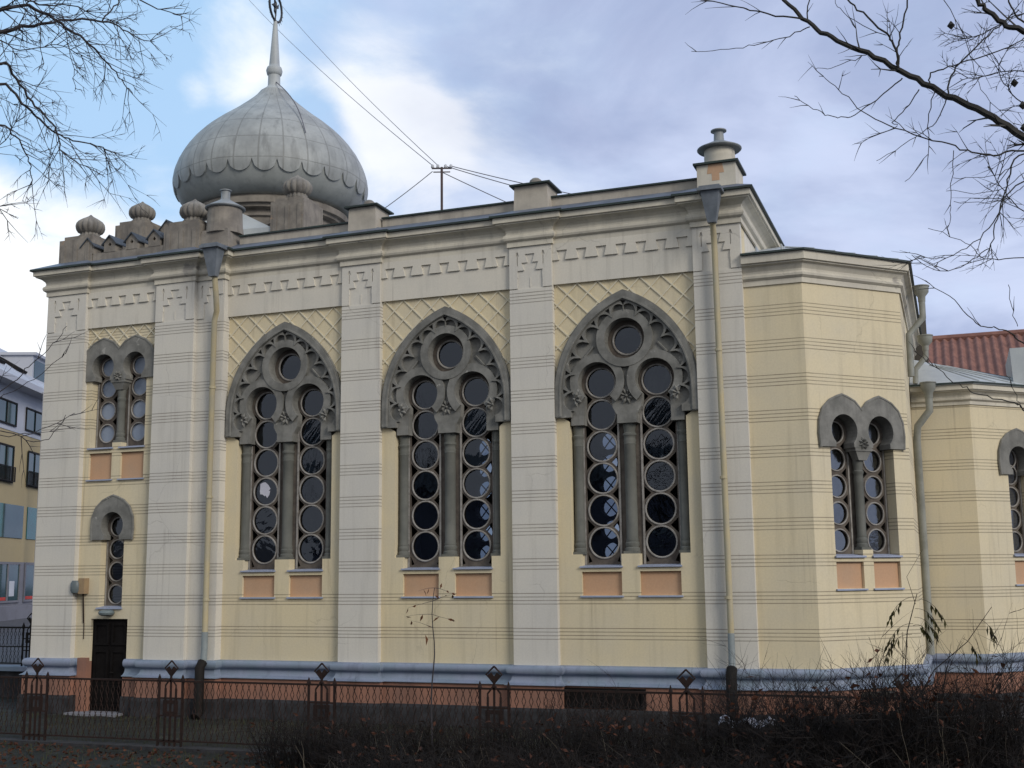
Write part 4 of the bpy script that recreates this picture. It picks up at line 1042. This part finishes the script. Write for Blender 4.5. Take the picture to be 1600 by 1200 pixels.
# ================================================================== WIRES
mast = thing('wire_mast', 'thin roof mast with a crossbar carrying overhead wires', 'mast', (-8.56, 6.0, 9.9))
w = MB(); w.tube([(-8.56, 6, 9.9), (-8.56, 6, 12.15)], .035, 8); w.build('pole', 'mast', mast)
w = MB(); cx = Vector((.94, .34, 0))
MP = Vector((-8.56, 6, 12.12))
w.tube([MP - cx * .26, MP + cx * .26], .022, 5); w.tube([MP - cx * .22 - Vector((0, 0, .1)), MP + cx * .22 - Vector((0, 0, .1))], .016, 5); w.build('crossbar', 'mast', mast)
w = MB()
for q in (-.24, -.1, .1, .24):
    p = MP + cx * q; w.lathe([(.02, p.z), (.045, p.z + .03), (.04, p.z + .08), (.015, p.z + .11)], p.x, p.y, 8)
w.build('insulators', 'whitep', mast)
def wire(a, b, sag, label):
    a, b = Vector(a), Vector(b); pts = []
    for i in range(17):
        t = i / 16; p = a.lerp(b, t); p.z -= sag * 4 * t * (1 - t); pts.append(p)
    w = MB(); w.tube(pts, .011, 4); tag(w.build('overhead_wire', 'wire'), label, 'wire', 'overhead wires at the roof mast')
E1 = at_depth(380, -10, 60); E2 = at_depth(425, -10, 60)
wire(MP - cx * .24 + Vector((0, 0, .08)), E1, .25, 'thin wire from the roof mast up past the spire, lower of two')
wire(MP - cx * .10 + Vector((0, 0, .08)), E2, .25, 'thin wire from the roof mast up past the spire, upper of two')
wire(MP + cx * .24 + Vector((0, 0, .06)), (-3.2, 6.2, 10.45), .05, 'highest thin wire running from the mast down to the right')
wire(MP + cx * .10 + Vector((0, 0, .06)), (-3.0, 6.4, 10.2), .08, 'middle thin wire running from the mast down to the right')
wire(MP - Vector((0, 0, .1)), (-5.1, 5.6, 10.0), .02, 'lowest thin wire running from the mast down to the right')
wire(MP - cx * .24 - Vector((0, 0, .08)), (-11.0, 5.2, 10.35), .06, 'thin stay wire from the mast down left to the dome base')

# ================================================================== VEGETATION
def jit(v, k): return Vector((v.x + random.uniform(-k, k), v.y + random.uniform(-k, k), v.z + random.uniform(-k, k)))
def twig(w, p, d, L, r, lvl, droop=.0, side=.5, nside=3):
    n = min(9, max(3, int(L / .12))); pts = [p.copy()]; dd = d.normalized()
    for i in range(n):
        dd = jit(dd, .16).normalized(); dd.z -= droop * .1; dd.normalize(); pts.append(pts[-1] + dd * (L / n))
    w.tube(pts, [r * (1 - .75 * i / n) for i in range(n + 1)], nside, cap=False)
    if lvl > 0:
        k = max(2, int(L * 5.0 * side) + 1)
        for q in range(k):
            i = random.randint(1, n - 1) if n > 2 else 1
            t = (pts[i + 1] - pts[i - 1]).normalized()
            pr = jit(Vector((0, 0, 0)), 1).normalized(); pr = (pr - t * pr.dot(t)).normalized()
            nd = (t * random.uniform(.5, 1) + pr * random.uniform(.4, .9)).normalized()
            twig(w, pts[i], nd, L * random.uniform(.3, .6), max(.0028, r * .55), lvl - 1, droop, side, 3)
    return pts
def limb(w, px, r0, r1, n=7, tw=0, tl=.6, lvl=1, side=.5, droop=.3, wob=.0):
    """px: (u, v, depth) waypoints -> a tapering bough with twigs"""
    r0, r1 = r0 * .62, max(.0022, r1 * .75); P = [at_depth(*q) for q in px]
    fine = []
    for i in range(len(P) - 1):
        p0, p1, p2, p3 = P[max(0, i - 1)], P[i], P[i + 1], P[min(len(P) - 1, i + 2)]
        for k in range(5):
            t = k / 5; fine.append(.5 * ((2 * p1) + (p2 - p0) * t + (2 * p0 - 5 * p1 + 4 * p2 - p3) * t * t + (3 * p1 - p0 - 3 * p2 + p3) * t ** 3))
    fine.append(P[-1]); fine = [fine[0]] + [jit(q, wob) for q in fine[1:]]
    m = len(fine) - 1
    w.tube(fine, [r0 + (r1 - r0) * (i / m) ** .8 for i in range(m + 1)], n, cap=True)
    for q in range(tw):
        i = random.randint(max(1, m // 6), m - 1); t = (fine[i + 1] - fine[i - 1]).normalized()
        pr = jit(Vector((0, 0, 0)), 1).normalized(); pr = (pr - t * pr.dot(t)).normalized()
        nd = (t * random.uniform(.6, 1.1) + pr * random.uniform(.4, 1)).normalized()
        twig(w, fine[i], nd, tl * random.uniform(.5, 1.2), max(.004, (r0 + (r1 - r0) * i / m) * .35), lvl, droop, side)
    return fine

# left tree: trunk out of frame, boughs reaching in at upper left
random.seed(11)
lt = thing('bare_tree', 'bare leafless tree reaching in at upper left with dense fine twigs', 'tree', tuple(at_depth(-420, 905, 9.6).xy) + (GZ,))
base = Vector((*at_depth(-420, 905, 9.6).xy, GZ))
w = MB(); top = base + Vector((.25, .2, 7.6)); w.tube([base - Vector((0, 0, .2)), base + Vector((.02, 0, 1)), base + Vector((.1, .05, 4)), base + Vector((.2, .1, 6)), top], [.26, .19, .15, .12, .06], 12); w.build('trunk', 'bark', lt, smooth=True)
w = MB(); D = 9.6
for px, r0, r1, tw, tl, lvl in [
    ([(-420, 250, D), (-120, 95, D), (0, 52, D + .1), (35, 42, D + .2), (82, 34, D + .3), (160, 32, D + .5), (200, 52, D + .6), (240, 66, D + .8)], .046, .004, 24, .42, 2),
    ([(-420, 220, D), (-100, 60, D), (0, 17, D), (45, 9, D + .1), (95, 38, D + .2), (133, 63, D + .3), (166, 95, D + .5), (190, 125, D + .6), (208, 147, D + .7)], .038, .004, 26, .5, 2),
    ([(-420, 330, D), (-100, 140, D), (0, 98, D - .2), (25, 125, D - .1), (55, 165, D), (85, 200, D), (95, 232, D + .1), (125, 255, D + .2), (165, 276, D + .3)], .028, .004, 24, .5, 2),
    ([(-420, 360, D), (-100, 170, D), (0, 130, D + .2), (35, 162, D + .2), (62, 187, D + .3), (92, 212, D + .3), (130, 222, D + .4), (160, 232, D + .5), (190, 239, D + .6)], .028, .004, 22, .5, 2),
    ([(-300, 420, D - .5), (-60, 210, D - .3), (0, 196, D - .3), (28, 220, D - .2), (45, 252, D - .1), (50, 285, D), (44, 296, D)], .018, .003, 14, .4, 2),
    ([(160, 32, D + .5), (176, 14, D + .6), (186, 0, D + .7), (200, -30, D + .8)], .012, .006, 8, .4, 2),
    ([(140, -50, D), (215, 0, D), (260, 17, D), (285, 27, D)], .014, .003, 8, .25, 1),
    ([(100, 36, D + .3), (110, 88, D + .3), (117, 130, D + .3), (119, 142, D + .3)], .006, .002, 4, .2, 1),
    ([(60, 36, D), (66, 100, D), (70, 110, D)], .006, .002, 4, .2, 1),
    ([(-200, -10, D), (0, -8, D), (60, 5, D), (120, 12, D), (190, 40, D)], .020, .004, 20, .5, 2),
    ([(-200, 120, D + .5), (-30, 60, D + .5), (30, 78, D + .5), (90, 70, D + .6), (130, 90, D + .6)], .014, .003, 18, .45, 2),
    ([(-200, 300, D + .5), (-20, 240, D + .5), (25, 190, D + .5), (60, 140, D + .6)], .010, .003, 14, .4, 2),
    ([(-300, 480, D - .8), (-40, 330, D - .8), (2, 336, D - .8)], .012, .003, 10, .3, 2),
    ([(-300, 760, D - 1), (-60, 640, D - 1), (0, 612, D - 1), (40, 578, D - 1), (75, 545, D - 1), (105, 512, D - 1)], .010, .003, 3, .3, 1),
    ([(0, 622, D - 1), (55, 590, D - 1), (95, 560, D - 1), (106, 548, D - 1)], .005, .002, 2, .2, 0),
    ([(-300, 740, D - 1.2), (-60, 700, D - 1.2), (0, 672, D - 1.2), (50, 690, D - 1.2), (80, 680, D - 1.2), (104, 648, D - 1.2)], .008, .002, 5, .3, 1),
    ([(-60, 690, D - 1.2), (0, 682, D - 1.2), (60, 673, D - 1.2), (118, 645, D - 1.2)], .006, .002, 3, .25, 1)]:
    limb(w, px, r0, r1, 6, tw, tl, lvl, .55, .35, .012)
w.build('branches', 'bark', lt, smooth=True)

# right tree
random.seed(5)
rt0 = at_depth(1990, 905, 9.0)
rt = thing('bare_tree', 'bare tree at upper right with one long diagonal bough and thin drooping twigs', 'tree', (rt0.x, rt0.y, GZ))
base = Vector((rt0.x, rt0.y, GZ))
w = MB(); w.tube([base - Vector((0, 0, .2)), base + Vector((0, 0, 1.2)), base + Vector((-.1, 0, 4)), base + Vector((-.2, .1, 7.2))], [.30, .22, .17, .08], 12); w.build('trunk', 'barkg', rt, smooth=True)
w = MB(); D = 9.0
RB = [
    ([(1960, 420, D), (1700, 265, D), (1600, 215, D), (1540, 176, D + .1), (1480, 148, D + .2), (1420, 118, D + .3), (1355, 84, D + .4), (1300, 58, D + .5), (1262, 34, D + .6), (1225, 0, D + .7), (1190, -40, D + .8)], .066, .018, 10, .35, 1),
    ([(1960, 200, D), (1700, 90, D), (1600, 50, D - .3), (1568, 36, D - .3), (1540, 14, D - .3), (1518, -8, D - .3), (1490, -50, D - .3)], .045, .02, 8, .4, 2),
    ([(1640, 60, D - .3), (1600, 36, D - .3), (1582, 15, D - .3), (1570, -12, D - .3)], .015, .008, 3, .3, 1),
    ([(1256, 30, D + .6), (1200, 22, D + .6), (1150, 10, D + .7), (1095, -2, D + .8), (1060, -12, D + .8)], .014, .004, 9, .22, 0),
    ([(1265, 42, D + .6), (1235, 55, D + .6), (1190, 68, D + .6), (1140, 77, D + .6), (1080, 79, D + .6)], .008, .002, 4, .15, 0),
    ([(1262, 36, D + .6), (1263, 16, D + .6), (1264, -20, D + .6)], .012, .006, 2, .15, 0),
    ([(1404, 110, D + .3), (1403, 75, D + .3), (1408, 45, D + .3), (1420, -6, D + .3)], .013, .008, 2, .2, 1),
    ([(1404, 105, D + .3), (1396, 70, D + .3), (1380, 48, D + .3), (1340, 15, D + .3), (1315, -10, D + .3)], .016, .008, 6, .25, 1),
    ([(1385, 55, D + .3), (1340, 35, D + .3), (1310, 10, D + .3), (1300, -10, D + .3)], .006, .003, 2, .2, 0),
    ([(1355, 84, D + .4), (1330, 96, D + .4), (1300, 106, D + .4), (1275, 108, D + .4)], .006, .002, 3, .12, 0),
    ([(1410, 122, D + .3), (1380, 146, D + .3), (1350, 170, D + .3), (1325, 182, D + .3), (1300, 182, D + .3), (1270, 170, D + .3), (1240, 149, D + .3)], .010, .003, 5, .15, 0),
    ([(1960, 330, D - .4), (1700, 240, D - .4), (1600, 234, D - .4), (1560, 241, D - .4), (1520, 238, D - .4), (1470, 222, D - .4), (1400, 200, D - .4), (1350, 175, D - .4), (1310, 140, D - .4), (1282, 119, D - .4)], .016, .003, 12, .3, 1),
    ([(1436, 140, D + .2), (1420, 165, D + .2), (1395, 190, D + .2), (1400, 197, D + .2), (1335, 226, D + .2)], .008, .002, 3, .15, 0),
    ([(1480, 150, D + .2), (1462, 190, D + .2), (1420, 220, D + .2), (1370, 252, D + .2)], .008, .002, 4, .15, 0),
    ([(1460, 140, D + .2), (1450, 190, D + .2), (1450, 240, D + .2), (1415, 285, D + .2)], .007, .002, 4, .15, 0),
    ([(1480, 150, D), (1490, 110, D), (1520, 78, D), (1560, 40, D), (1590, 15, D)], .012, .006, 5, .25, 1),
    ([(1450, 132, D), (1460, 112, D), (1500, 100, D), (1560, 80, D), (1600, 60, D)], .010, .006, 5, .25, 1),
    ([(1700, 290, D - .2), (1600, 240, D - .2), (1575, 280, D - .2), (1562, 330, D - .2), (1530, 372, D - .2), (1480, 402, D - .2), (1430, 400, D - .2)], .013, .003, 10, .35, 1),
    ([(1700, 280, D - .3), (1600, 285, D - .3), (1560, 330, D - .3), (1550, 380, D - .3), (1520, 405, D - .3), (1470, 425, D - .3), (1424, 398, D - .3)], .010, .003, 9, .3, 1),
    ([(1700, 420, D), (1600, 402, D), (1540, 404, D), (1510, 378, D), (1452, 358, D)], .008, .003, 5, .25, 1),
    ([(1490, 235, D), (1486, 300, D), (1484, 340, D), (1480, 365, D)], .005, .002, 2, .12, 0),
    ([(1600, 250, D), (1550, 275, D), (1490, 277, D)], .005, .002, 2, .2, 0),
    ([(1600, 270, D), (1550, 300, D), (1480, 297, D)], .005, .002, 2, .2, 0),
    ([(1600, 290, D), (1560, 315, D), (1490, 315, D)], .005, .002, 2, .2, 0),
    ([(1700, 600, D - .6), (1600, 538, D - .6), (1582, 520, D - .6), (1555, 512, D - .6), (1525, 505, D - .6), (1490, 470, D - .6), (1448, 438, D - .6)], .011, .003, 3, .2, 0),
    ([(1700, 700, D - .6), (1600, 640, D - .6), (1586, 630, D - .6), (1530, 615, D - .6), (1498, 600, D - .6), (1465, 578, D - .6), (1428, 548, D - .6)], .010, .003, 3, .15, 0),
    ([(1590, 510, D - .6), (1580, 480, D - .6), (1577, 445, D - .6)], .004, .002, 1, .1, 0),
    ([(1600, 640, D - .6), (1588, 620, D - .6), (1574, 585, D - .6)], .004, .002, 1, .1, 0),
    ([(1700, 160, D), (1600, 110, D), (1540, 120, D), (1500, 125, D)], .010, .004, 10, .35, 2),
    ([(1700, 20, D + .5), (1600, 20, D + .5), (1540, 50, D + .5), (1500, 60, D + .5)], .012, .004, 14, .4, 2),
    ([(1700, 220, D), (1600, 160, D), (1570, 130, D), (1555, 90, D)], .010, .004, 10, .35, 2),
    ([(1700, 360, D), (1600, 330, D), (1570, 300, D), (1545, 260, D)], .010, .004, 12, .4, 2),
    ([(1460, -20, D + .6), (1500, 40, D + .6), (1520, 100, D + .6), (1540, 150, D + .6), (1590, 200, D + .6)], .006, .003, 6, .3, 1)]
for px, r0, r1, tw, tl, lvl in RB: limb(w, px, r0, r1, 6, tw, tl, lvl, .5, .2, .010)
for u, v in ((1598, 165), (1600, 200), (1585, 130), (1486, 40)):
    p = at_depth(u, v, D)
    w.lathe([(.005, p.z - .03), (.03, p.z), (.005, p.z + .035)], p.x, p.y, 6)
w.build('branches', 'barkg', rt, smooth=True)

# young sapling in front of the fence
random.seed(21)
sap = thing('sapling', 'thin upright sapling with a few yellow leaves before the middle window', 'sapling', (-3.83, -5.2, GZ))
w = MB(); pts = []
for i in range(15): pts.append(Vector((-3.83 + .02 * sin(i * .9) + .0035 * i, -5.2 + .015 * cos(i * 1.3), GZ + 2.62 * i / 14)))
w.tube(pts, [.017 - .012 * i / 14 for i in range(15)], 6); tips = []
for i, sx in ((11, -1), (12, 1), (12, -1), (13, -1), (13, 1), (14, 1), (14, -1)):
    q = twig(w, pts[i], Vector((sx * .8, random.uniform(-.4, .4), random.uniform(-.1, .5))), random.uniform(.15, .42), .005, 0, .6); tips += q[1:]
w.build('stem', 'bark', sap)
def leaf(w, p, L, wd, d=None):
    d = (d or jit(Vector((0, 0, -.3)), 1)).normalized(); s = d.cross(jit(Vector((0, 0, 0)), 1)).normalized() * wd; n = d.cross(s).normalized() * (wd * .4)
    w.add([p, p + d * L * .45 + s + n, p + d * L, p + d * L * .45 - s + n], [(0, 1, 2, 3)])
w = MB()
for p in tips:
    if random.random() < .8: leaf(w, p, random.uniform(.06, .13), .018)
leaf(w, pts[11] + Vector((-.12, 0, -.1)), .16, .05, Vector((.1, 0, -1)))
w.build('leaves', 'leafo', sap)

# sapling with hanging compound leaves by the annex drainpipe
ail = thing('drooping_sapling', 'sapling with drooping blackened leaf fronds beside the annex drainpipe', 'sapling', (2.42, -2.4, GZ))
b0 = Vector((2.42, -2.4, GZ)); w = MB(); lv = MB()
stems = [([b0, b0 + Vector((.05, 0, .9)), b0 + Vector((.16, .05, 1.9)), b0 + Vector((.33, .1, 2.45))], .014), ([b0 + Vector((.02, 0, .5)), b0 + Vector((.06, 0, 1.2)), b0 + Vector((.10, 0, 1.9))], .009),
         ([b0 + Vector((.05, 0, .6)), b0 + Vector((.5, .1, 1.35)), b0 + Vector((.98, .2, 1.75)), b0 + Vector((1.35, .3, 2.25))], .010), ([b0 + Vector((.3, .08, 2.3)), b0 + Vector((.2, .1, 2.7)), b0 + Vector((.45, .1, 3.1))], .005)]
for P, r in stems: w.tube(P, [r * (1 - .6 * i / (len(P) - 1)) for i in range(len(P))], 5)
def frond(p, d, L):
    pts = [p.copy()]; dd = d.normalized()
    for i in range(7):
        dd.z -= .28; dd.normalize(); pts.append(pts[-1] + dd * L / 7)
    w.tube(pts, .004, 3)
    for q in pts[3:]:
        for s in (-1, 1):
            leaf(lv, jit(q, .02), random.uniform(.10, .17), .021, dd + Vector((s * .35, random.uniform(-.3, .3), -.7)))
for t, sx in ((.62, -1), (.72, -1), (.78, 1), (.86, 1), (.95, 1), (.97, -1), (.7, .3)):
    p = stems[0][0][1].lerp(stems[0][0][3], t); frond(p, Vector((sx, random.uniform(-.4, .4), .25)), random.uniform(.38, .55))
for t in (.5, .8): frond(stems[2][0][1].lerp(stems[2][0][3], t), Vector((.8, .1, -.2)), .35)
w.build('stem', 'twig', ail); lv.build('leaves', 'leafg', ail)

# the tangled shrubs before the fence: four seedlings of growth, copied along the row
def make_shrub(seed, h, spread, nst, leaves, leafmat, tall):
    random.seed(seed); w = MB(); lv = MB(); pale = MB()
    for i in range(nst):
        a = random.uniform(0, 2 * pi); r = spread * sqrt(random.random()); p = Vector((r * cos(a), r * sin(a) * .55, -.03))
        d = Vector((cos(a) * .25 + random.uniform(-.25, .25), sin(a) * .25 + random.uniform(-.25, .25), 1))
        L = h * random.uniform(.55, 1.05) * (random.uniform(1.05, 1.3) if random.random() < tall else 1)
        pts = twig(w, p, d, L, random.uniform(.005, .011), 2 if random.random() < .6 else 1, .12, .95)
        for q in range(leaves):
            z = pts[random.randint(len(pts) // 2, len(pts) - 1)]
            if z.z > .74 * h and random.random() < .6: leaf(lv, jit(z, .05), random.uniform(.05, .13), random.uniform(.016, .036))
    for i in range(16):
        a = random.uniform(0, 2 * pi); p = Vector((spread * random.uniform(-1, 1), spread * random.uniform(-.95, -.5), -.02))
        twig(pale, p, Vector((random.uniform(-.5, .5), -.2, 1)), h * random.uniform(.3, .9), .005, 0, .5)
    return w, lv, pale, leafmat
protos = []
for sd_, h, spd, nst, lvs, lm, tall in ((31, .88, .75, 170, 1, 'leafb', .02), (32, .92, .75, 170, 2, 'leafb', .04), (33, 1.22, .8, 190, 5, 'leafr', .05), (34, 1.30, .8, 210, 6, 'leafr', .06)):
    w, lv, pl, lm = make_shrub(sd_, h, spd, nst, lvs, lm, tall)
    root = thing('shrub', 'x', 'shrub', (0, 0, GZ), 'tangled dark shrubs in front of the iron fence', local=True)
    w.build('stems', 'twig', root); lv.build('leaves', lm, root); pl.build('dead_stalks', 'twigp', root)
    protos.append(root)
ROW = [(-5.9, 0, .86, 'low dark shrub at the left end of the row, under the left nave window'), (-4.75, 1, .86, 'low dark shrub just left of the thin sapling'),
       (-3.4, 0, .92, 'low dark shrub just right of the thin sapling'), (-2.2, 1, .90, 'low dark shrub below the black cellar opening'),
       (-1.0, 2, .84, 'shrub with orange leaves round the fence post right of the cellar opening'), (.15, 1, 1.0, 'dark shrub under the nave corner drainpipe'),
       (1.15, 3, 1.0, 'taller shrub with brown leaves under the apse edge'), (2.15, 2, 1.20, 'taller orange leaved shrub under the apse windows'),
       (3.1, 3, 1.24, 'tallest dark shrub before the annex drainpipe'), (4.15, 3, .86, 'dark shrub at the right end of the row')]
used = set(); random.seed(2)
for x, k, s, lab in ROW:
    if k in used: o = copy_tree(protos[k])
    else: o = protos[k]; used.add(k)
    o.location = (x, -5.15 + random.uniform(-.2, .2), GZ); o.scale = (1.05, 1, s); o.rotation_euler[2] = random.uniform(-.3, .3) + (pi if random.random() < .5 else 0); o['label'] = lab
# front rank of the same growth, nearer the camera
for x, k, s, lab in [(-3.9, 1, .62, 'low front shrub at the left of the bottom edge'), (-2.6, 0, .66, 'low front shrub at the middle of the bottom edge'), (-1.3, 1, .68, 'front shrub below the orange leaved one'),
                     (0.0, 0, .74, 'front shrub at the bottom right of centre'), (1.2, 1, .76, 'second front shrub from the bottom right corner, before the apse'), (2.4, 0, .80, 'front shrub at the bottom right corner, left of the last'), (3.4, 1, .8, 'front shrub in the bottom right corner')]:
    o = copy_tree(protos[k]); o.location = (x, -6.5 + .5 * (x > 0), GZ); o.scale = (1.1, 1, s); o.rotation_euler[2] = random.uniform(-3, 3); o['label'] = lab
# leaf litter
random.seed(9); w = MB(); w2 = MB()
for i in range(3600):
    x = random.uniform(-13, 5); y = random.uniform(-9, -4.35); p = Vector((x, y, GZ + random.uniform(.012, .06)))
    d = jit(Vector((0, 0, .12)), 1); d.z = abs(d.z) * .35
    leaf(w if random.random() < .12 else w2, p, random.uniform(.05, .11), random.uniform(.018, .035), d)
tag(w.build('leaf_litter', 'leafo'), kind='stuff'); tag(w2.build('leaf_litter', 'leafb'), kind='stuff')
random.seed(10); w = MB()
for i in range(9000):
    x = random.uniform(-17, 5); y = random.uniform(-7.5, -.4); p = Vector((x, y, GZ))
    h = random.uniform(.03, .13); a = random.uniform(0, 2 * pi); q = Vector((cos(a), sin(a), 0)) * .006
    t = p + Vector((random.uniform(-.04, .04), random.uniform(-.04, .04), h)); w.add([p - q, p + q, t], [(0, 1, 2)])
MT['grass'] = mat('winter_grass', (.045, .055, .022), (.07, .062, .03), bump=0)
tag(w.build('grass', 'grass'), kind='stuff')
# white plastic sheet caught behind the shrubs
random.seed(4); w = MB(); vs = []; fs = []
for i in range(13):
    for j in range(5): vs.append((.15 + .75 * i / 12, -4.55 + .16 * j / 4 + random.uniform(-.03, .03), -.36 + .09 * sin(i * 1.3) * .4 + .05 * (j % 2) + random.uniform(-.03, .03)))
for i in range(12):
    for j in range(4): k = i * 5 + j; fs.append((k, k + 5, k + 6, k + 1))
w.add(vs, fs); tag(w.build('plastic_sheet', 'white'), 'crumpled white plastic sheet caught in the shrubs below the apse', 'plastic sheet')

# ================================================================== what the windows mirror: the park and houses behind the photographer
random.seed(13)
op = thing('park_house', 'dark rendered house across the park, seen only as a reflection', 'house', (-10, -75, GZ))
w = MB(); w.box(-50, 20, -80, -70, GZ, 7.5); w.build('wall', 'concrete', op)
w = MB(); w.add([(-51, -69.5, 7.5), (21, -69.5, 7.5), (21, -75, 11), (-51, -75, 11), (-51, -80.5, 7.5), (21, -80.5, 7.5)], [(0, 1, 2, 3), (3, 2, 5, 4), (0, 3, 4), (1, 5, 2)]); w.build('roof', 'roofm', op)
def park_tree():
    t = thing('park_tree', 'leafless park tree behind the photographer', 'tree', (0, 0, GZ), 'park trees behind the photographer', local=True)
    w = MB(); w.tube([(0, 0, -.2), (0, 0, 1.5), (.1, 0, 4), (.15, .1, 8)], [.32, .24, .2, .08], 10); w.build('trunk', 'bark', t, smooth=True)
    w = MB()
    for i in range(34):
        z = random.uniform(2.5, 8); a = random.uniform(0, 2 * pi)
        twig(w, Vector((.1, .05, z)), Vector((cos(a), sin(a), random.uniform(.2, 1.0))), random.uniform(2.0, 4.2), .05, 2, -.2, .28, 4)
    w.build('branches', 'bark', t); return t
pt = park_tree()
for i, (x, y, s) in enumerate([(-16, -38, 1.0), (-9, -44, 1.15), (-1, -36, .95), (5, -42, 1.1), (13, -37, 1.0), (20, -30, 1.1), (-24, -33, 1.05)]):
    o = pt if i == 0 else copy_tree(pt); o.location = (x, y, GZ); o.scale = (s, s, s); o.rotation_euler[2] = i * 1.3
for o in bpy.data.objects:
    if '_local' in o: del o['_local']
